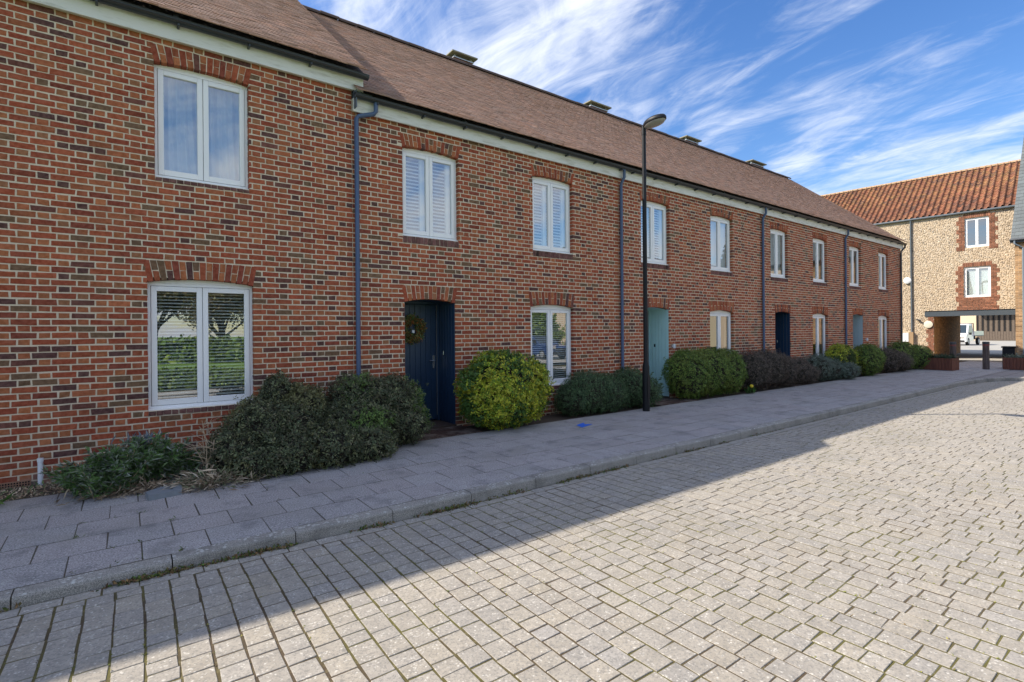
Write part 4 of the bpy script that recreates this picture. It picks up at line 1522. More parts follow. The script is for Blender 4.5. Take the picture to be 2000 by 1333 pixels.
    for i in range(k - 1):
        Fp.append((i + 1, i, k + i, k + i + 1)); Fp.append((i, i + 1, 2 * k + i + 1, 2 * k + i))
    emit(V, np.array(T), mt['pantile'], rf, 'pantile', 'pantiles', nearest(V, lambda c: c[:, 1] < 13.2), smooth=False, F=np.array(Fp, np.int32))
    t = tR - .15
    while t < 8.6 * FS:
        q = MB(); R = .13
        arc = [(math.cos(math.pi * i / 6) * R, math.sin(math.pi * i / 6) * R) for i in range(7)] ; arc2 = [(a * .85, h * .85) for a, h in arc[::-1]]
        ctr = o0 + upv * ln
        q.prism([tuple(ctr + FE * (t + .005) - FN * a + np.array((0, 0, h + .0 + r.normal(0, .002)))) for a, h in arc + arc2], tuple(FE * .44))
        q.build('ridge_tile', mt['ridge_pale'], rf); t += .45
    # things fixed to the wall
    d = MB().lathe(fpt(2.06 * FS, ZF(3.95), .03), [(.04, 0), (.17, .03), (.18, .07), (.14, .10)], 20, tuple(FN)); tag(d.build('wall_lamp', mt['white_plastic'], None, True), 'round white lamp fitting high on flint wall near the grey downpipe', 'lamp')
    d = MB().lathe(fpt(1.28 * FS, ZF(1.82), .03), [(.175, 0), (.195, .02), (.195, .05), (.17, .06)], 24, tuple(FN)); tag(d.build('wall_plaque', mt['plaque'], None, True), 'round cream plaque beside the passage opening', 'plaque')
    cc = MB(); cc.tube([fpt(1.88, ZF(2.06), .02), fpt(1.88, ZF(2.06), .12)], .02, 8); cc.tube([fpt(1.97, ZF(2.06), .12), fpt(1.78, ZF(2.0), .16)], .04, 8)
    tag(cc.build('security_camera', mt['black_metal']), 'small dark camera on flint wall below the passage beam end', 'camera')
    q = MB()
    for (t0, t1, z0, z1, o) in ((2.03 * FS, 2.42 * FS, ZF(1.0), ZF(1.42), .02),):
        q.add([fpt(t, z, o + oo) for z in (z0, z1) for oo in (0, .12) for t in (t0, t1)], [(0, 2, 3, 1), (4, 5, 7, 6), (0, 1, 5, 4), (2, 6, 7, 3), (0, 4, 6, 2), (1, 3, 7, 5)])
    mbx = q.build('meter_box', mt['white_plastic']); tag(mbx, 'white meter box low on flint wall behind shrubs', 'meter box')
    q = MB(); q.add([fpt(t, z, .05 + oo) for z in (0, 1.44) for oo in (0, .14) for t in (1.84 * FS, 2.0 * FS)], [(0, 2, 3, 1), (4, 5, 7, 6), (0, 1, 5, 4), (2, 6, 7, 3), (0, 4, 6, 2), (1, 3, 7, 5)])
    tag(q.build('timber_post', mt['pale_wood']), 'short pale timber post against the flint wall beside the white meter box', 'post')
    return b


plain('lime_mortar', (0.50, 0.40, 0.285), 0.95, var=0.15, scale=18, bump=0.4)
plain('soffit_paint', (0.5, 0.48, 0.44), 0.8)
plain('gutter_grey', (0.10, 0.12, 0.14), 0.45)
plain('ridge_pale', (0.40, 0.28, 0.17), 0.9, var=0.4, scale=6)
plain('pale_wood', (0.34, 0.23, 0.13), 0.8, var=0.2, scale=10)
flint = build_flint()

# ------------------------------------------------------------------ slate-roofed building at the right edge
def build_right():
    b = empty('slate_roof_building', (32.4, 5.2, 0), 'buff brick building with steep slate roof cut by the picture edge', 'building')
    X, Y1, Y0, ze = 32.4, 5.22, -4.0, 5.62
    m = MB(); m.box(X, X + 6, Y0, Y1, -.05, ze); wall = m.build('wall', mt['lime_mortar'], b)
    r = np.random.default_rng(8)
    for fr, L in (((np.array((X, Y1, 0.)), np.array((0, -1., 0)), np.array((0, 0, 1.)), np.array((-1., 0, 0))), 3.2),):
        C, S = [], []
        zz = 0; k = 0
        while zz < ze - .1:
            x = .0 - (.11 if k % 2 else 0)
            while x < L:
                a0, a1 = max(x, 0), x + .215
                if a1 - a0 > .03: C.append([(a0, zz), (a1, zz), (a1, zz + .065), (a0, zz + .065)])
                x += .225
            zz += .075; k += 1
        C = np.array(C); n = len(C)
        V = piece_verts(C, .006 + r.normal(0, .001, n), -.05, .003, fr, r=r)
        T = np.array([(.40, .24, .115)]) * np.clip(1 + r.normal(0, .22, (n, 1)), .5, 1.6)
        emit(V, T, mt['brick'], wall, 'brick', 'brick_courses', [])
    tan = 1.75
    m = MB()
    m.add([(X - .15, Y1 + .12, ze), (X - .15, Y0, ze), (X + 3, Y0, ze + 3.15 * tan), (X + 3, Y1 + .12, ze + 3.15 * tan)], [(0, 1, 2, 3)])
    m.add([(X + .0, Y1 + .0, ze), (X + 6, Y1, ze), (X + 3, Y1, ze + 3.0 * tan)], [(0, 1, 2)])
    rf = m.build('roof', mt['underlay'], b)
    Cq, T = [], []
    L = 3.15 * math.hypot(1, tan); up = np.array((1, 0, tan)) / math.hypot(1, tan)
    j = 0
    V = []
    nm = np.array((-tan, 0, 1)) / math.hypot(1, tan)
    while j * .2 < L - .2:
        y = Y1 + .12 + (.125 if j % 2 else 0)
        while y > Y0:
            a, c_ = min(y, Y1 + .12), y - .246
            o = np.array((X - .15, 0, ze)); s0, s1 = j * .2, j * .2 + .23
            q = lambda yy, s, h: o + np.array((0, yy, 0)) + up * s + nm * h
            V.append([q(a, s0, .022), q(c_, s0, .022), q(c_, s1, .008), q(a, s1, .008), q(a, s0, .010), q(c_, s0, .010)])
            T.append(np.array((.085, .105, .115)) * (1 + r.normal(0, .12))); y -= .25
        j += 1
    emit(np.array(V), np.array(T), mt['slate_tile'], rf, 'slate', 'slates', [], F=np.array([(1, 0, 3, 2), (4, 0, 1, 5)], np.int32))
    MB().box(X - .17, X - .05, Y0, Y1 + .14, ze - .14, ze - .01).build('eaves_board', mt['gutter'], b)
    gm = MB(); gm.tube([(X - .20, Y1 + .14, ze - .02), (X - .20, Y0, ze - .02)], .06, 10); gm.build('gutter', mt['gutter'], b)
    gm = MB(); gm.tube([(X - .20, Y1 - .02, ze - .04), (X - .20, Y1 - .02, ze - .2), (X - .06, Y1 - .28, ze - .4), (X - .06, Y1 - .28, .05)], .04, 10); gm.build('downpipe', mt['downpipe_grey'], b, True)


def m_slate(t, b):
    t.put(b.inputs['Base Color'], t.mix(t.noise(12, 4), t.attr(), t.mix(.35, t.attr(), (.2, .2, .18))))
    b.inputs['Roughness'].default_value = .6
material('slate_tile', m_slate)
plain('downpipe_grey', (0.16, 0.20, 0.24), 0.45)
build_right()

# ------------------------------------------------------------------ yard beyond the passage
g = empty('garage_block', (90, 17, 0), 'row of brown boarded garages at the far side of the yard', 'garage')
MB().box(90.1, 97, 13.0, 18.3, 0, 4.2).build('wall', mt['garage_wood'], g)
y = 13.0
k = 0
while y < 18.25:
    MB().box(90.02, 90.1, y + .01, min(y + .26, 18.3) - .01, 0.02, 4.15).build('board', mt['garage_wood'], g)
    if k % 2 == 1: MB().box(90.0, 90.019, y + .04, y + .22, 1.2, 3.6).build('slot_window', mt['dark_void'], g)
    y += .265; k += 1
MB().box(88.5, 97.5, 12.8, 18.5, 4.2, 4.4).build('roof', mt['slate'], g)
g2 = empty('brick_barn', (92, 24, 0), 'sunlit pale brick wall behind the white truck', 'building')
MB().box(92, 99, 18.5, 34, 0, 5.5).build('wall', mt['cream_wall'], g2)
MB().add([(91.8, 18.5, 5.5), (91.8, 34, 5.5), (95.5, 34, 8), (95.5, 18.5, 8)], [(0, 1, 2, 3)]).build('roof', mt['slate'], g2)


def place(obj_empty, ang):
    obj_empty.rotation_euler = (0, 0, ang)


def vehicle(name, label, cat, loc, ang, prof, cab_glass, width, wheels, paint, extra=None, group=None):
    """prof: side outline (x forward, z up); built at the origin, then turned and moved"""
    e = empty(name, (0, 0, 0), label, cat, group)
    w = width / 2
    m = MB()
    n = len(prof)
    ins = .06
    # body with tumblehome: side rings
    ring = lambda y, sx: [(x, y * (1 - max(0, (z - .95)) * .10), z) for x, z in prof]
    a, c = ring(w - ins, 1), ring(w, 1)
    vs = [(x, -y, z) for x, y, z in a] + [(x, -y, z) for x, y, z in c] + c + a
    vs = [(x, -(w - ins) * (1 - max(0, z - .95) * .10), z) for x, z in prof] + [(x, -w * (1 - max(0, z - .95) * .10), z - (.03 if z > .9 else 0)) for x, z in prof] \
        + [(x, w * (1 - max(0, z - .95) * .10), z - (.03 if z > .9 else 0)) for x, z in prof] + [(x, (w - ins) * (1 - max(0, z - .95) * .10), z) for x, z in prof]
    fs = []
    # side faces, edge strips, and the wrap over the top
    fs.append(tuple(range(n, 2 * n))); fs.append(tuple(range(2 * n, 3 * n))[::-1])
    for i in range(n):
        j = (i + 1) % n
        fs.append((i, j, n + j, n + i)); fs.append((2 * n + i, 2 * n + j, 3 * n + j, 3 * n + i)); fs.append((3 * n + i, 3 * n + j, j, i))
    m.add(vs, fs)
    m.build('body', mt[paint], e)
    for nm_, poly, side in cab_glass:
        if side == 'side':
            for sg in (-1, 1):
                q = MB(); q.prism([(x, sg * (w * (1 - max(0, z - .95) * .10) + .001), z) for x, z in poly], (0, sg * .008, 0)); q.build('side_window', mt['car_glass'], e)
        else:
            (x0, z0), (x1, z1) = poly
            q = MB(); yy0 = w * (1 - max(0, z0 - .95) * .10) - .12; yy1 = w * (1 - max(0, z1 - .95) * .10) - .14
            nx, nz = (z0 - z1), (x1 - x0)
            l = math.hypot(nx, nz); nx, nz = -nx / l * .006, -nz / l * .006
            if side == 'front': nx, nz = abs(nx), abs(nz)
            else: nx, nz = -abs(nx), abs(nz)
            q.prism([(x0 + nx, -yy0, z0 + nz), (x0 + nx, yy0, z0 + nz), (x1 + nx, yy1, z1 + nz), (x1 + nx, -yy1, z1 + nz)], (nx, 0, nz)); q.build(nm_, mt['car_glass'], e)
    R = wheels[2]
    for x in wheels[:2]:
        for sg in (-1, 1):
            wv = MB().lathe((x, sg * (w - .20), R), [(R * .82, 0), (R, .02), (R, .18), (R * .85, .205)], 20, (0, sg, 0)).build('wheel', mt['tyre'], e, True)
            MB().lathe((x, sg * (w + .0), R), [(R * .6, 0), (R * .55, .012), (R * .15, .016)], 14, (0, sg, 0)).build('rim', mt['zinc'], wv)
    xf = max(p[0] for p in prof)
    for sg in (-1, 1):
        MB().box(xf - .10, xf + .012, min(sg * (w - .42), sg * (w - .10)), max(sg * (w - .42), sg * (w - .10)), .66, .82, .02).build('headlight', mt['lens'], e)
    MB().box(xf - .05, xf + .03, -w + .12, w - .12, .32, .50, .02).build('bumper', mt['tyre'], e)
    MB().box(xf - .02, xf + .014, -.45, .45, .56, .72, .01).build('grille', mt['gutter'], e)
    for sg in (-1, 1):
        MB().box(cab_glass[0][1][0][0] - .25, cab_glass[0][1][0][0] - .12, min(sg * (w + .02), sg * (w + .2)), max(sg * (w + .02), sg * (w + .2)), 1.0, 1.22, .02).build('wing_mirror', mt['tyre'], e)
    if extra: extra(e, w)
    e.location = loc; e.rotation_euler = (0, 0, ang)
    return e


def truck_bed(e, w):
    q = MB(); q.box(-2.9, .0, -w - .06, w + .06, .86, .94)
    q.build('bed_floor', mt['gutter'], e)
    for a in ((-2.9, .0, -w - .06, -w - .02), (-2.9, .0, w + .02, w + .06), (-2.9, -2.86, -w - .02, w + .02)):
        MB().box(*a, .94, 1.34).build('bed_side', mt['car_white'], e)
    q = MB()
    for y in (-w, w - .06): q.box(-.02, .04, y, y + .06, .94, 2.1)
    q.box(-.02, .04, -w, w, 2.02, 2.1); q.box(-.02, .04, -w, w, 1.5, 1.56)
    q.build('headboard', mt['gutter'], e)
    MB().box(-2.8, .1, -.45, .45, .5, .858).build('chassis', mt['tyre'], e)


tr_prof = [(2.35, .35), (2.38, .75), (2.25, .98), (1.75, 1.12), (1.15, 1.98), (.95, 2.05), (.12, 2.05), (.06, 1.0), (.06, .45), (1.1, .40)]
tr_ang = math.pi - .03
fl = Vector((63.2, 13.55, 0))
cs_, sn_ = math.cos(tr_ang), math.sin(tr_ang)
lx, ly = 2.3, 0.98
loc = (fl.x - (lx * cs_ - ly * sn_), fl.y - (lx * sn_ + ly * cs_), 0)
vehicle('pickup_truck', 'white flatbed pickup truck parked in the yard beyond the passage', 'truck', loc, tr_ang, tr_prof,
        [('windscreen', ((1.72, 1.16), (1.18, 1.94)), 'front'), ('side_window', [(1.55, 1.14), (1.12, 1.86), (.35, 1.86), (.35, 1.14)], 'side')],
        1.96, (1.55, -1.6, .36), 'car_white', truck_bed)

# ------------------------------------------------------------------ street lamp
lamp = empty('street_lamp', (8.457, 6.82, 0), 'black steel street lamp post standing on the pavement before the turquoise doorway', 'street lamp')
MB().lathe((8.457, 6.82, -.005), [(.072, 0), (.072, .86), (.070, .90), (.046, 1.02), (.044, 2.6), (.040, 5.62), (.036, 5.72)], 20).build('post', mt['black_metal'], lamp, True)
MB().lathe((8.457, 6.82, 5.60), [(.046, 0), (.046, .17), (.03, .19)], 16).build('collar', mt['black_metal'], lamp, True)
MB().add([(8.42, 6.745, .25), (8.495, 6.745, .25), (8.495, 6.745, .70), (8.42, 6.745, .70)], [(0, 1, 2, 3)]).build('access_door', mt['black_metal'], lamp)


def lamp_head():
    V, Fc = [], []
    n, k = 24, 6
    c = Vector((8.457, 6.55, 5.79))
    ax = Vector((0, -.985, .07)).normalized(); sd = Vector((1, 0, 0)); upv = sd.cross(ax); upv = upv if upv.z > 0 else -upv
    def sect(f, h):
        out = []
        for i in range(n):
            a = 2 * math.pi * i / n
            L = .26 if math.cos(a) > 0 else .28
            wv = .15 * (1 - .28 * max(0, -math.cos(a)) ** 2)
            out.append(c + ax * (math.cos(a) * L * f) + sd * (math.sin(a) * wv * f) + upv * h)
        return out
    rings = [sect(.93, -.035), sect(1.0, -.02), sect(1.0, .02), sect(.9, .055), sect(.6, .082), sect(.2, .09)]
    m = MB()
    vs = [v for q in rings for v in q]
    fs = [(j * n + i, j * n + (i + 1) % n, (j + 1) * n + (i + 1) % n, (j + 1) * n + i) for j in range(len(rings) - 1) for i in range(n)]
    fs.append(tuple((len(rings) - 1) * n + i for i in range(n)))
    m.add(vs, fs)
    hd = m.build('lamp_head', mt['black_metal'], lamp, True)
    rings = [sect(.925, -.034), sect(.80, -.065), sect(.45, -.085), sect(.1, -.09)]
    m = MB(); vs = [v for q in rings for v in q]
    fs = [(j * n + i, j * n + (i + 1) % n, (j + 1) * n + (i + 1) % n, (j + 1) * n + i)[::-1] for j in range(3) for i in range(n)]
    fs.append(tuple(3 * n + i for i in range(n)))
    m.add(vs, fs); m.build('lens', mt['lens'], hd, True)
    MB().tube([(8.457, 6.82, 5.70), (8.457, 6.80, 5.76), (8.457, 6.74, 5.79)], .036, 10).build('spigot', mt['black_metal'], lamp, True)


lamp_head()

# ------------------------------------------------------------------ shrubs
def lobes_points(lobes, n, r, zmin=.0, depth=.22, ymax=D - .03, up_bias=.25, stray_f=.10):
    """points on the outer skin of a union of ellipsoids"""
    lob = np.array(lobes, float)
    p_rough = r.uniform(.8, 1.5, 2)
    area = (lob[:, 3] * lob[:, 4] + lob[:, 3] * lob[:, 5] + lob[:, 4] * lob[:, 5])
    Pp, Nn = [], []
    got = 0
    while got < n:
        m = n * 2
        i = r.choice(len(lob), m, p=area / area.sum())
        d = r.normal(0, 1, (m, 3)); d[:, 2] += up_bias
        d /= np.linalg.norm(d, axis=1, keepdims=True)
        c, R = lob[i, :3], lob[i, 3:]
        k = 1 - depth * r.random((m, 1)) ** 1.6
        ph = np.sin(d[:, :1] * 9 + i[:, None]) * np.sin(d[:, 1:2] * 8 + 2 * i[:, None]) * np.sin(d[:, 2:] * 10)
        k = k * (1 + .05 * ph + .07 * np.sin(p_rough[0] * d[:, :1] * 4 + i[:, None] * 1.7) * np.sin(p_rough[1] * d[:, 2:] * 5 + i[:, None]) + .05 * np.sin(17 * d[:, :1] + 13 * d[:, 1:2] + 15 * d[:, 2:]))
        stray = (r.random((m, 1)) < stray_f) & (d[:, 2:] > -.2)
        k = np.where(stray, k * r.uniform(1.02, 1.15, (m, 1)), k)
        p = c + d * R * k
        inside = np.zeros(m, bool)
        for j in range(len(lob)):
            q = np.linalg.norm((p - lob[j, :3]) / lob[j, 3:], axis=1)
            inside |= (q < 1 - depth * 1.1) & (i != j)
        ok = ~inside & (p[:, 2] > zmin) & (p[:, 1] < ymax)
        nn = d / R; nn /= np.linalg.norm(nn, axis=1, keepdims=True)
        Pp.append(p[ok]); Nn.append(nn[ok]); got += ok.sum()
    return np.concatenate(Pp)[:n], np.concatenate(Nn)[:n]


def core_mesh(lobes, parent, f=.80):  # opaque core stops see-through; its dark colour stands in for shade inside the foliage
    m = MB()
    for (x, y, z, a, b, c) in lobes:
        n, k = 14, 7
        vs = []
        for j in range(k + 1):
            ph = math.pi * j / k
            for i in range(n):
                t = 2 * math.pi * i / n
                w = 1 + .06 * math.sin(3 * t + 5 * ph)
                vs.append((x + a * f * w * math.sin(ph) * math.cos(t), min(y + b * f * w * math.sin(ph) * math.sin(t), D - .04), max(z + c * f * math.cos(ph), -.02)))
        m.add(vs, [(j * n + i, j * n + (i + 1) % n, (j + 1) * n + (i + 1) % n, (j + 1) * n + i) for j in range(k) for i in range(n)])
    return m.build('shade_core', mt['core_shade'], parent)


def m_shade_core(t, b):  # leaf and bark tones taken near black, inner shade put into the colour
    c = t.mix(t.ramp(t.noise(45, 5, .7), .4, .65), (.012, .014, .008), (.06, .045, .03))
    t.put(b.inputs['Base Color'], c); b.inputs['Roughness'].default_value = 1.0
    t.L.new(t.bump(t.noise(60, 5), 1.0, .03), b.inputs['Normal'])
material('core_shade', m_shade_core)


def shrub(label, lobes, n, pal, leaf=(.035, .018), per=7, seed=0, spread=.8, jit=.014, name='shrub', depth=.2, cat='shrub', group='shrubs along the foot of the terrace', var=.22, ymax=D - .03, tips=None, tip_pal=None, core=.82, zmin=.0, stray_f=.10):
    r = np.random.default_rng(seed + 100)
    x, y = lobes[0][0], lobes[0][1]
    e = empty(name, (x, y, 0), label, cat, group)
    C, Nn = lobes_points(lobes, n, r, depth=depth, ymax=ymax, zmin=zmin, stray_f=stray_f)
    V, T = leaf_cloud(C, Nn, per, leaf[0], leaf[1], pal, r, spread, jit, var)
    V[..., 1] = np.minimum(V[..., 1], ymax + .02); V[..., 2] = np.maximum(V[..., 2], -.02)
    if tip_pal is not None:
        sel = r.random(n) < tips
        # whole sprigs carry the second colour
        big = np.sin(C[:, 0] * 7 + seed) + np.sin(C[:, 1] * 9) + np.sin(C[:, 2] * 8 + seed * 2) + r.normal(0, .6, n)
        sel = big > np.quantile(big, 1 - tips)
        sm = np.repeat(sel, per)
        tp = np.array(tip_pal)[r.choice(len(tip_pal), sm.sum())] * np.clip(1 + r.normal(0, .18, (sm.sum(), 1)), .5, 1.5)
        T[sm] = tp
    leaf_mesh('foliage', V, np.clip(T, .003, .9), e)
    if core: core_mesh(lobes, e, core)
    m = MB()
    for (lx_, ly_, lz, a, b_, c) in lobes:
        for k in range(4):
            t = r.uniform(0, 6.28)
            m.tube([(lx_ + r.normal(0, .05), ly_ + r.normal(0, .04), -.03), (lx_ + math.cos(t) * a * .3, ly_ + math.sin(t) * b_ * .3, lz * .6), (lx_ + math.cos(t) * a * .62, min(ly_ + math.sin(t) * b_ * .62, D - .08), lz + c * .35)], [.016, .011, .005], 5)
    m.build('stems', mt['bark'], e)
    return e


DARK = [(.10, .125, .06), (.135, .158, .08), (.15, .14, .082), (.074, .096, .05), (.20, .215, .10)]
DARKG = [(.082, .155, .062), (.11, .19, .078), (.064, .12, .052), (.145, .215, .10)]
YEL = [(.46, .49, .034), (.54, .55, .042), (.31, .42, .036), (.62, .58, .065), (.18, .30, .034)]
GRN = [(.14, .225, .04), (.18, .28, .048), (.10, .18, .038), (.24, .32, .06)]
PURP = [(.13, .10, .082), (.17, .13, .105), (.09, .08, .064), (.20, .16, .12)]
GREY = [(.16, .22, .17), (.21, .265, .215), (.12, .17, .125)]

# one big rambling dark evergreen in front of the first party line
shrub('large dark evergreen shrub sprawling over the pavement below the first window',
      [(1.33, 7.05, .40, .40, .50, .42), (1.02, 6.85, .22, .30, .42, .30), (1.90, 7.30, .50, .36, .42, .44), (1.55, 6.62, .18, .42, .42, .30),
       (2.05, 6.62, .20, .40, .46, .30), (2.50, 6.66, .16, .44, .44, .28), (1.62, 7.45, .76, .24, .28, .32), (1.20, 6.55, .12, .30, .32, .22), (1.72, 7.0, .40, .34, .4, .34)],
      6200, DARK, (.036, .017), 8, 1, tips=.16, tip_pal=[(.19, .195, .08), (.23, .225, .10)], depth=.25, var=.36)
shrub('tall dark rounded evergreen shrub beside the navy doorway, touching the downpipe',
      [(2.75, 7.32, .55, .60, .46, .48), (3.20, 7.28, .52, .46, .44, .46), (2.55, 7.0, .36, .55, .52, .36), (3.25, 7.05, .30, .40, .38, .30)],
      4400, DARK, (.036, .017), 8, 2, tips=.18, tip_pal=[(.13, .22, .055), (.17, .27, .065)], depth=.25, var=.34)
shrub('round clipped shrub with bright yellow-green leaves right of the navy doorway',
      [(5.22, 7.22, .66, .90, .56, .62), (5.15, 7.16, .48, .82, .52, .48)], 4300, YEL, (.042, .026), 7, 3, tips=.32,
      tip_pal=[(.11, .22, .045), (.09, .17, .04)], depth=.18, spread=.75, stray_f=.03)
shrub('low dark green mound shrub under the blind-hung window of the wreath house',
      [(7.35, 7.38, .40, .62, .42, .44), (7.85, 7.36, .34, .52, .42, .40), (6.95, 7.40, .28, .34, .36, .30)], 3200, DARKG, (.032, .013), 8, 4, depth=.25)
shrub('dark green shrub with a loose leafy sprig behind the street lamp post',
      [(8.60, 7.42, .42, .46, .36, .42), (8.95, 7.30, .30, .40, .38, .34)], 1900, DARKG, (.034, .016), 8, 5, depth=.28)
sp = np.random.default_rng(77)
shrub('big clipped green hedge-like shrub right of the turquoise doorway',
      [(10.75, 7.40, .58, .72, .45, .58), (11.5, 7.38, .60, .75, .46, .58), (12.25, 7.38, .56, .60, .46, .56)], 4600, GRN, (.036, .020), 7, 6, tips=.2,
      tip_pal=[(.22, .28, .05), (.17, .23, .045)], depth=.14, stray_f=.03)
shrub('dark purplish shrub in front of the plain navy doorway',
      [(13.45, 7.32, .52, .62, .48, .54), (14.3, 7.30, .56, .66, .48, .54), (15.0, 7.32, .46, .50, .46, .46)], 3600, PURP, (.036, .014), 7, 7, depth=.25)
shrub('small dark purplish shrub hugging the right side of a larger one',
      [(15.85, 7.32, .40, .55, .45, .42), (16.45, 7.30, .28, .42, .42, .32)], 1500, PURP, (.036, .014), 7, 8, depth=.25)
shrub('grey-green spiky shrub left of the small yellow shrub',
      [(17.4, 7.35, .42, .62, .42, .44), (18.2, 7.32, .32, .55, .42, .36)], 1600, GREY, (.055, .012), 7, 9, depth=.3)
shrub('small low blue-grey shrub at the foot of the yellow shrub',
      [(18.75, 7.0, .26, .42, .34, .28)], 700, GREY, (.045, .012), 7, 10, depth=.3)
shrub('bright yellow-green dome shrub before the grey-blue doorway',
      [(19.3, 7.40, .56, .85, .40, .54)], 1700, YEL, (.042, .026), 7, 11, depth=.2, tips=.25, tip_pal=[(.06, .11, .02)])
shrub('rounded mid-green shrub pressed against the yellow dome shrub',
      [(20.75, 7.12, .54, .78, .46, .54)], 1700, GRN, (.042, .024), 7, 12, depth=.2, tips=.2, tip_pal=[(.16, .2, .02)])
shrub('dark bronze dome shrub at the end of the terrace',
      [(22.7, 7.15, .46, .75, .48, .46), (23.5, 7.05, .36, .62, .48, .40)], 1900, PURP, (.036, .016), 7, 13, depth=.22)
shrub('dark green rounded shrub at the corner before the flint building',
      [(24.6, 7.25, .54, .85, .5, .58), (25.5, 7.0, .46, .75, .5, .5)], 2200, GRN, (.045, .026), 6, 14, depth=.2)

# lavender and the dried plant at the foot of the first house
def blades(name, parent, C, dirs, L, W, pal, r, mat='leaf', bend=.25):
    n = len(C)
    d = dirs / np.linalg.norm(dirs, axis=1, keepdims=True)
    l = L * r.uniform(.6, 1.2, (n, 1))
    s = np.cross(d, r.normal(0, 1, (n, 3))); s /= np.linalg.norm(s, axis=1, keepdims=True)
    b = r.normal(0, bend, (n, 3)) * l; b[:, 2] = -abs(b[:, 2]) * .6
    mid = C + d * l * .55; tip = C + d * l + b * .6
    V = np.stack([C, mid + s * W * .5, tip, mid - s * W * .5], 1)
    V[..., 1] = np.minimum(V[..., 1], D - .012); V[..., 2] = np.maximum(V[..., 2], -.02)
    T = np.array(pal)[r.choice(len(pal), n)] * np.clip(1 + r.normal(0, .2, (n, 1)), .5, 1.5)
    return leaf_mesh(name, V, np.clip(T, .004, .9), parent, mt[mat])


def m_dry(t, b):
    t.put(b.inputs['Base Color'], t.attr()); b.inputs['Roughness'].default_value = .95
material('dry', m_dry)
r = np.random.default_rng(90)
lav = empty('lavender', (-.05, 7.15, 0), 'scruffy grey-green lavender clump at the foot of the first house', 'plant')
cl = []
for (x, y, z, n, sp_) in ((-.30, 7.0, 0, 24, .14), (-.10, 6.9, 0, 32, .2), (.12, 6.98, 0, 46, .2), (.36, 7.1, 0, 32, .16), (-.14, 6.75, 0, 22, .2)):
    for k in range(n): cl.append((x + r.normal(0, sp_ * .5), y + r.normal(0, .10), r.uniform(.0, .04)))
cl = np.array(cl)
# woody shoots, each clothed with small leaves
tops, sd_ = [], []
mw = MB()
for c in cl:
    h = np.interp(c[0], [-.6, -.2, .1, .3, .5], [.18, .30, .44, .34, .2]) * r.uniform(.7, 1.15)
    t = np.array((c[0] + r.normal(0, .12) + (c[0] - .0) * .2, c[1] + r.normal(-.05, .10), h))
    mw.tube([tuple(c), tuple((c + t) / 2 + r.normal(0, .012, 3)), tuple(t)], [.005, .004, .002], 4, False)
    for s_ in np.linspace(.12, 1, 16): tops.append(c + (t - c) * s_); sd_.append((t - c))
mw.build('woody_shoots', mt['straw'], lav)
tops, sd_ = np.array(tops), np.array(sd_)
tops = np.repeat(tops, 7, 0); sd_ = np.repeat(sd_, 7, 0)
sd_ = sd_ / np.linalg.norm(sd_, axis=1, keepdims=True) + r.normal(0, .7, sd_.shape)
blades('leaves', lav, tops + r.normal(0, .01, tops.shape), sd_, .075, .010, [(.24, .29, .20), (.15, .24, .09), (.13, .25, .06), (.32, .36, .30), (.17, .28, .10)], r, bend=.5)
g_ = np.array([(r.normal(.14, .10), 7.1 + r.normal(0, .05), .40 + r.normal(0, .02)) for _ in range(70)])
blades('flower_spikes', lav, g_, np.array([(.15, 0, 1.)]) + r.normal(0, .15, (70, 3)), .14, .013, [(.22, .26, .30), (.28, .32, .36)], r)['kind'] = 'stuff'

n = 500
C = np.stack([r.normal(-.02, .17, n), r.normal(6.66, .08, n), np.abs(r.normal(0, .03, n))], 1)
blades('dry_litter', lav, C, r.normal(0, .8, (n, 3)) * (1, 1, .4) + (0, -.2, .25), .13, .006, [(.36, .27, .18), (.28, .2, .13), (.42, .34, .24), (.2, .14, .09)], r, 'dry')['kind'] = 'stuff'
dead = empty('dried_plant', (.78, 6.95, 0), 'dried straw-coloured twiggy plant between lavender and the big dark shrub', 'plant')
mw = MB()
for k in range(9):
    x0_, y0_ = .76 + r.normal(0, .04), 6.75 + r.normal(0, .04)
    p0 = Vector((x0_, y0_, 0)); p = p0
    d = Vector((r.normal(0, .25), r.normal(0, .2), 1)).normalized()
    L = r.uniform(.40, .70)
    p1 = p0 + d * L * .5; p2 = p1 + (d + Vector((r.normal(0, .3), r.normal(0, .2), 0))).normalized() * L * .5
    mw.tube([p0, p1, p2], [.008, .0055, .0025], 4, False)
    for q in range(7):
        s_ = p1.lerp(p2, r.uniform(-.3, .9)); mw.tube([s_, s_ + Vector((r.normal(0, .10), r.normal(0, .06), r.uniform(.03, .12)))], [.0038, .0014], 4, False)
mw.build('dead_stems', mt['straw'], dead)
n = 1300
C = np.stack([r.normal(.78, .17, n), r.normal(6.48, .14, n), np.abs(r.normal(.0, .05, n))], 1)
dr = np.stack([(C[:, 0] - .8) * 4 + r.normal(0, .7, n), (C[:, 1] - 6.5) * 4 + r.normal(-.2, .7, n), np.abs(r.normal(.35, .3, n))], 1)
blades('dead_leaves', dead, C, dr, .13, .006, [(.50, .40, .28), (.42, .33, .23), (.58, .49, .37), (.20, .22, .12), (.26, .18, .12)], r, 'dry')
n = 340
C = np.stack([r.normal(.70, .17, n), r.normal(6.6, .12, n), np.abs(r.normal(.06, .05, n))], 1)
blades('green_leaves', dead, C, r.normal(0, .6, (n, 3)) + (0, 0, .8), .06, .014, [(.16, .22, .14), (.10, .18, .07), (.2, .25, .2)], r)
wd = empty('weed_tuft', (1.12, 6.5, 0), 'small bright green weed at the edge of the dried plant', 'weed')
C = np.stack([r.normal(1.10, .05, 160), r.normal(6.52, .04, 160), np.abs(r.normal(.06, .05, 160))], 1)
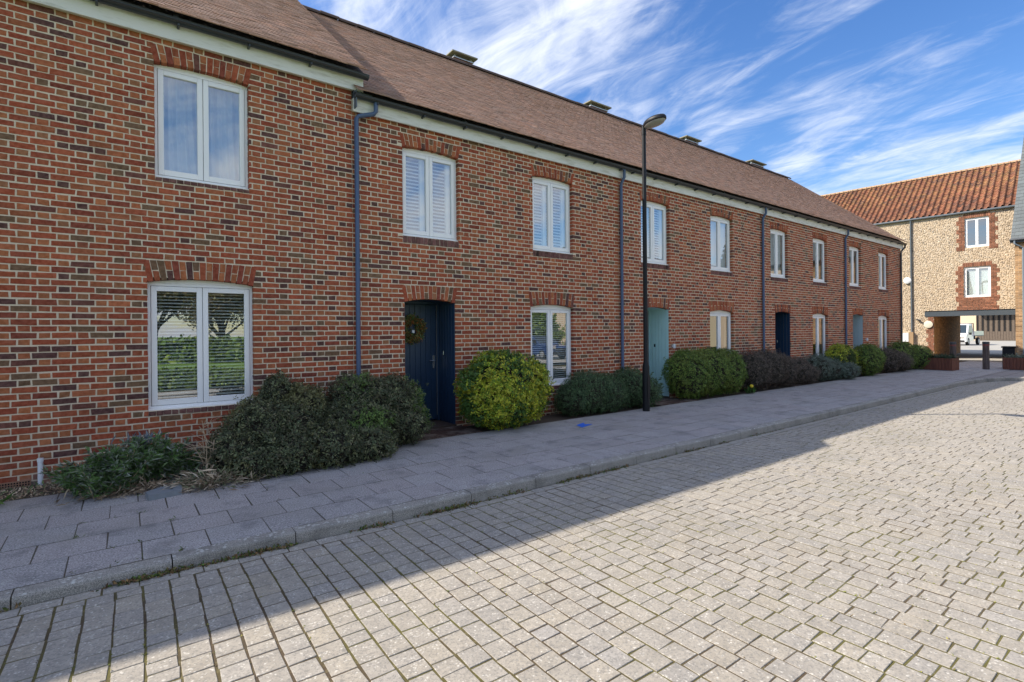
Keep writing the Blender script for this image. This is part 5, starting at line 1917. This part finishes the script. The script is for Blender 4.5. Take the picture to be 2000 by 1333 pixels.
blades('leaves', wd, C, r.normal(0, .7, (160, 3)) + (0, 0, .6), .06, .03, [(.05, .14, .025), (.07, .17, .03)], r)
gv = empty('grass_tuft', (-1.0, 7.35, 0), 'strap-leaved green tuft by the wall at the left edge', 'plant')
C = np.stack([r.normal(-1.22, .14, 90), r.normal(7.0, .06, 90), np.abs(r.normal(.0, .02, 90))], 1)
blades('leaves', gv, C, r.normal(0, .8, (90, 3)) * (1, .6, .3) + (.1, -.2, .35), .22, .014, [(.10, .22, .04), (.15, .28, .06)], r)
st = MB()
st.prism([(.14, 6.37, -.002), (.16, 6.20, -.002), (.44, 6.24, -.002), (.45, 6.44, -.002), (.40, 6.50, -.002), (.25, 6.46, -.002)], (.004, .003, .055))
tag(st.build('stone_slab', mt['stone_dark']), 'flat dark grey stone lying on the pavement edge by the lavender', 'stone')
# loose sprig beside the lamp post
spg = empty('leafy_sprig', (9.25, 7.35, 0), 'loose leafy sprig leaning across the turquoise doorway', 'plant')
mw = MB(); C, dr = [], []
for k in range(7):
    a0 = Vector((9.0, 7.3, .12)); a1 = Vector((9.35 + r.normal(0, .12), 7.28 + r.normal(0, .08), .45 + r.normal(0, .13)))
    mw.tube([a0, a0.lerp(a1, .5) + Vector((0, 0, .05)), a1], [.006, .004, .002], 4, False)
    for s_ in np.linspace(.3, 1, 14): C.append(np.array(a0.lerp(a1, s_)) + (0, 0, .05 * math.sin(s_ * 3))); dr.append(r.normal(0, .8, 3) + (.3, 0, .3))
mw.build('stems', mt['bark'], spg)
blades('leaves', spg, np.repeat(np.array(C), 2, 0), np.repeat(np.array(dr), 2, 0) + r.normal(0, .4, (len(C) * 2, 3)), .06, .03, DARKG, r)
df = empty('daffodil', (12.75, 6.98, 0), 'tiny yellow daffodil poking out beside the hedge-like shrub', 'flower')
C = np.stack([r.normal(12.75, .06, 60), r.normal(6.98, .04, 60), np.zeros(60)], 1)
blades('leaves', df, C, r.normal(0, .3, (60, 3)) + (0, 0, 1), .22, .014, [(.05, .13, .02), (.07, .15, .03)], r)
MB().lathe((12.72, 6.93, .2), [(.012, 0), (.045, .012), (.03, .03), (.03, .05)], 10, (-.6, -.7, .2)).build('bloom', mt['daffodil_yellow'] if 'daffodil_yellow' in mt else plain('daffodil_yellow', (.75, .55, .02), .6), df)

# ------------------------------------------------------------------ planters, bollards, bin
def planter(cx, cy, L, Wd, ang, label, pal, plant_label, seed, H=.47):
    e = empty('planter', (cx, cy, 0), label, 'planter', 'timber planters by the passage')
    r = np.random.default_rng(seed)
    c, s = math.cos(ang), math.sin(ang)
    def pt(a, b, z): return Vector((cx + a * c - b * s, cy + a * s + b * c, z))
    def bx(m, a0, a1, b0, b1, z0, z1): m.obox(pt(a0, b0, z0), pt(a1, b0, z0) - pt(a0, b0, z0), pt(a0, b1, z0) - pt(a0, b0, z0), Vector((0, 0, z1 - z0)))
    l, w = L / 2, Wd / 2
    n = max(3, int(L / .095))
    for sg in (-1, 1):
        for i in range(n):
            m = MB(); a = -l + L * i / n; b0 = sg * w - .018
            bx(m, a + .004, a + L / n - .004, b0, b0 + .036, .01, H + r.normal(0, .004)); m.build('board', mt['planter_wood'], e)
    n = max(3, int(Wd / .095))
    for sg in (-1, 1):
        for i in range(n):
            m = MB(); b = -w + .02 + (Wd - .04) * i / n; a0 = sg * l - .018
            bx(m, a0, a0 + .036, b + .004, b + (Wd - .04) / n - .004, .01, H + r.normal(0, .004)); m.build('board', mt['planter_wood'], e)
    m = MB(); bx(m, -l + .02, l - .02, -w + .02, w - .02, .05, H - .06); m.build('soil', mt['soil'], e)
    p = empty('planter_plant', (cx, cy, H), plant_label, 'plant')
    C = np.array([pt(r.uniform(-l + .05, l - .05), r.uniform(-w + .05, w - .05), H - .05 + abs(r.normal(0, .05))) for _ in range(420)])
    V, T = leaf_cloud(C, np.array([(0, 0, 1.)] * 420) + r.normal(0, .4, (420, 3)), 5, .11, .028, pal, r, .7, .03)
    leaf_mesh('foliage', V, T, p)
    return e


planter(25.65, 6.30, .95, .70, math.radians(-96 + 180), 'red-brown boarded timber planter with trailing green plants at the terrace end', [(.05, .09, .04), (.07, .11, .06), (.10, .14, .09)], 'low trailing green plants filling the planter at the terrace end', 61)
planter(27.75, 3.95, 1.6, .80, math.radians(84), 'red-brown boarded timber planter with silvery plants at the picture edge', [(.16, .20, .15), (.22, .26, .20), (.10, .15, .09)], 'silver-grey leafy plants in the planter at the picture edge', 62)


def bollard(x, y, label):
    e = empty('bollard', (x, y, 0), label, 'bollard', 'timber bollards at the passage')
    m = MB(); m.lathe((x, y, 0), [(.108, 0), (.104, .92), (.104, .93)], 14); m.build('post', mt['old_wood'], e, True)
    MB().lathe((x, y, .931), [(.106, 0), (.106, .06)], 14).build('band', mt['red_band'], e)
    MB().lathe((x, y, .992), [(.112, 0), (.112, .085), (.095, .10)], 14).build('cap', mt['gutter'], e)


bollard(26.0, 5.98, 'dark weathered timber bollard behind the left planter in shade')
bollard(27.05, 5.21, 'dark weathered timber bollard standing clear in front of the passage')
b = empty('litter_bin', (28.6, 4.78, 0), 'square black litter bin behind the planter at the picture edge', 'bin')
MB().box(28.4, 28.8, 4.60, 4.98, .02, .82, .02).build('body', mt['black_metal'], b)
MB().box(28.37, 28.83, 4.57, 5.01, .82, .88, .015).build('lid', mt['black_metal'], b)

# blue spray-paint mark on the pavement
bp = MB().add([(6.22, 6.52, .008), (6.14, 6.30, .008), (6.34, 6.36, .008), (6.52, 6.42, .008), (6.40, 6.50, .008), (6.50, 6.62, .008), (6.36, 6.58, .008)], [tuple(range(7))]).build('paint_mark', mt['blue_spray'])
tag(bp, 'blue sprayed paint mark on the pavement left of the street lamp', 'paint mark')

# moss, grit and dead leaves gathered in the channel under the kerb
r = np.random.default_rng(120)
n = 2600
x = np.abs(r.normal(0, 4.5, n)) - 1.2
yy = 4.452 - np.abs(r.normal(0, .018, n))
keep = (np.sin(x * 3.1) + np.sin(x * 7.7 + 1) + r.normal(0, .6, n)) > .1
x, yy = x[keep], yy[keep]; n = len(x)
C = np.stack([x, yy, -.108 + road_rise(x) + np.abs(r.normal(0, .006, n))], 1)
V, T = leaf_cloud(C, np.array([(0, -.3, .6)] * n), 2, .026, .014, [(.13, .07, .03), (.20, .12, .05), (.06, .10, .02), (.09, .12, .02), (.16, .13, .05)], r, .9, .008)
nb = 700
Cb = np.stack([r.uniform(-1.8, -.2, nb), r.uniform(7.06, 7.74, nb), np.full(nb, -.026)], 1)
Vb, Tb = leaf_cloud(Cb, np.array([(0, -.2, 1.)] * nb), 2, .05, .018, [(.34, .25, .16), (.25, .17, .10), (.45, .36, .25), (.12, .16, .06)], r, .7, .012)
V[..., 1] = np.minimum(V[..., 1], 4.457); V[..., 2] = np.maximum(V[..., 2], -.112 + road_rise(V[..., 0]))
o = leaf_mesh('leaf_litter', np.concatenate([V, Vb]), np.concatenate([T, Tb]), None, mt['dry']); tag(o, 'dead leaves and moss gathered under the kerb and on bare soil', 'leaf litter', kind='stuff')
# moss in the paver joints
n = 5200
ix = r.integers(0, 100, n)
x = -5.0 + .149 * (ix + 27) + r.normal(0, .003, n) ; y = 4.3 - r.random(n) ** 1.2 * 4.2
x = x + 0.012 * np.sin(y * 1.9 + x * .35)
keep = (np.sin(x * 1.7 + y) + np.sin(y * 2.3) + r.normal(0, .7, n)) > .2
C = np.stack([x, y, -.1125 + road_rise(x)], 1)[keep]
V, T = leaf_cloud(C, np.array([(0, 0, 1.)] * len(C)), 3, .014, .009, [(.17, .18, .03), (.12, .14, .025), (.24, .22, .05), (.14, .10, .05)], r, .6, .005)
o = leaf_mesh('moss', V, T, None, mt['dry']); tag(o, 'yellow-green moss growing in the road joints', 'moss', kind='stuff')
# tufts of weeds between the slabs
n = 60
xs_ = np.array([-.32, -.1, .09, .32, .33, 1.17, 2.9, 3.4, -.34, 2.2])
C = np.stack([r.choice(xs_, n) + r.normal(0, .012, n), r.choice([5.02, 5.43, 4.64, 5.85], n) + r.normal(0, .02, n), np.full(n, -.004)], 1)
V, T = leaf_cloud(C, np.array([(0, 0, 1.)] * n), 3, .03, .010, [(.09, .15, .03), (.14, .18, .04), (.2, .17, .08)], r, .6, .006)
o = leaf_mesh('weeds', V, T, None, mt['leaf']); tag(o, 'tiny weeds rooted in joints of the paving slabs', 'weeds', kind='stuff')

# ------------------------------------------------------------------ what stands behind the camera (seen in the window panes)
lawn = MB().add([(-60, -60, -.05), (16, -60, -.05), (16, -2.9, -.05), (-60, -2.9, -.05)], [(0, 1, 2, 3)]).build('lawn', mt['grass']); tag(lawn, kind='structure')
path = MB().add([(-60, -2.8, -.07), (24.2, -2.8, -.07), (24.2, -1.65, -.07), (-60, -1.65, -.07)], [(0, 1, 2, 3)]).build('footpath', mt['yard']); tag(path, kind='structure')
parking = MB().add([(16, -40, -.055), (42, -40, -.055), (42, -5.2, -.055), (16, -5.2, -.055)], [(0, 1, 2, 3)]).build('car_park', mt['yard']); tag(parking, kind='structure')
for k, (x, y, a, b_, c, lbl) in enumerate(((-3.2, -3.6, 2.4, .8, .40, 'low green border shrub mirrored at the foot of the first window'),
                                           (1.9, -3.7, 2.4, .8, .36, 'low olive border shrub mirrored beside the first window mullion'))):
    shrub(lbl, [(x, y, .10, a, b_, c)], 1200, GRN, (.12, .07), 6, 200 + k, group='shrubs mirrored in the windows', ymax=50, jit=.05)
shrub('long dark hedge across the lawn mirrored in the first window', [(-9, -20, .1, 8, 1.2, .85), (4, -21, .1, 8, 1.2, .9)], 2600, GRN, (.4, .25), 6, 210, group='shrubs mirrored in the windows', ymax=50, jit=.2, name='hedge', cat='hedge')


def tree(x, y, h, label, pal, seed, leaves=4200):
    e = empty('tree', (x, y, 0), label, 'tree', 'trees mirrored in the windows')
    r = np.random.default_rng(seed)
    m = MB(); m.tube([(x, y, -.1), (x + .1, y, h * .2), (x, y + .1, h * .42), (x + .15, y, h * .6)], [h * .028, h * .022, h * .017, h * .012], 9)
    tips = []
    for k in range(20):
        a = k * 2.4; z0 = h * r.uniform(.12, .55); L = h * r.uniform(.24, .46)
        p0 = Vector((x, y, z0)); p1 = p0 + Vector((math.cos(a) * L * .5, math.sin(a) * L * .5, L * .45)); p2 = p1 + Vector((math.cos(a + .3) * L * .35, math.sin(a + .3) * L * .35, L * .5))
        m.tube([p0, p1, p2], [h * .010, h * .006, h * .002], 6, False)
        tips += [p1.lerp(p2, q) for q in (.2, .6, 1.0)]
        for q in range(4):
            s = p0.lerp(p2, r.uniform(.4, .9)); t = s + Vector((r.normal(0, h * .06), r.normal(0, h * .06), h * r.uniform(.02, .1))); m.tube([s, t], [h * .003, h * .001], 4, False); tips.append(t)
    m.build('trunk', mt['bark'], e, True)
    T_ = np.array([tuple(t) for t in tips])
    C = T_[r.choice(len(T_), leaves)] + r.normal(0, h * .045, (leaves, 3))
    V, T = leaf_cloud(C, r.normal(0, 1, (leaves, 3)), 4, h * .028, h * .014, pal, r, .8, h * .015)
    leaf_mesh('crown', V, T, e)


OL = [(.20, .20, .05), (.26, .24, .06), (.16, .17, .05), (.22, .17, .08)]
tree(-7, -30, 9, 'olive leaved tree behind the hedge mirrored in the first window', OL, 301)
tree(1.5, -29, 10.5, 'tall brownish tree behind the hedge mirrored in the first window', [(.22, .17, .085), (.19, .15, .075), (.25, .21, .08)], 302)
tree(-2.8, -26, 8, 'broad olive tree in the middle of the lawn edge mirrored in the first window', [(.20, .17, .07), (.24, .22, .06), (.17, .14, .07)], 305)
tree(5.5, -27, 9, 'leafy olive-brown tree right of the lawn middle mirrored in the first window', [(.21, .19, .06), (.18, .14, .07)], 306)
tree(11, -36, 8.5, 'yellow-green tree at the lawn corner mirrored in the second window', OL, 303)
shrub('tall green hedge behind the parked cars mirrored in the wreath house window', [(24, -17, 1.6, 5.5, 1.2, 2.0)], 1500, GRN, (.3, .18), 6, 215, group='shrubs mirrored in the windows', ymax=50, jit=.15, name='hedge', cat='hedge')
tree(17.5, -26, 7.5, 'bushy green tree beside the car park mirrored in the second window', GRN, 304)
cp = [(2.1, .28), (2.15, .62), (1.95, .82), (1.05, .95), (.35, 1.42), (-.95, 1.45), (-1.75, 1.05), (-2.1, .95), (-2.15, .35)]
cg = [('windscreen', ((1.0, .98), (.40, 1.40)), 'front'), ('side_window', [(.85, .98), (.32, 1.36), (-.85, 1.38), (-1.45, 1.02)], 'side'), ('rear_window', ((-1.68, 1.08), (-1.0, 1.43)), 'rear')]
vehicle('parked_car', 'white hatchback car mirrored in the wreath house window', 'car', (17.6, -9.2, -.05), math.radians(92), cp, cg, 1.74, (1.35, -1.35, .31), 'car_white', group='cars mirrored in the windows')
vehicle('parked_car', 'dark blue hatchback car mirrored in the wreath house window', 'car', (20.8, -9.4, -.05), math.radians(88), cp, cg, 1.74, (1.35, -1.35, .31), 'car_blue', group='cars mirrored in the windows')
cb = empty('cream_building', (42, -14, 0), 'cream walled building with tiled roof mirrored in the far windows', 'building')
MB().box(31, 66, -22, -13.5, 0, 5.4).build('wall', mt['cream_wall'], cb)
MB().add([(30.6, -13.1, 5.3), (66.4, -13.1, 5.3), (66.4, -17.7, 9.0), (30.6, -17.7, 9.0), (30.6, -22.3, 5.3), (66.4, -22.3, 5.3)], [(0, 1, 2, 3), (3, 2, 5, 4)]).build('roof', mt['ridge'], cb)
for i in range(6):
    for z in (.9, 3.3):
        x = 33 + i * 5.6
        f = MB(); bar_frame(f, x, x + 1.2, z, z + 1.4, .1, -13.5, -13.44); w = f.build('window', mt['white_frame'], cb)
        MB().box(x + .1, x + 1.1, -13.49, -13.47, z + .1, z + 1.3).build('pane', mt['car_glass'], w)
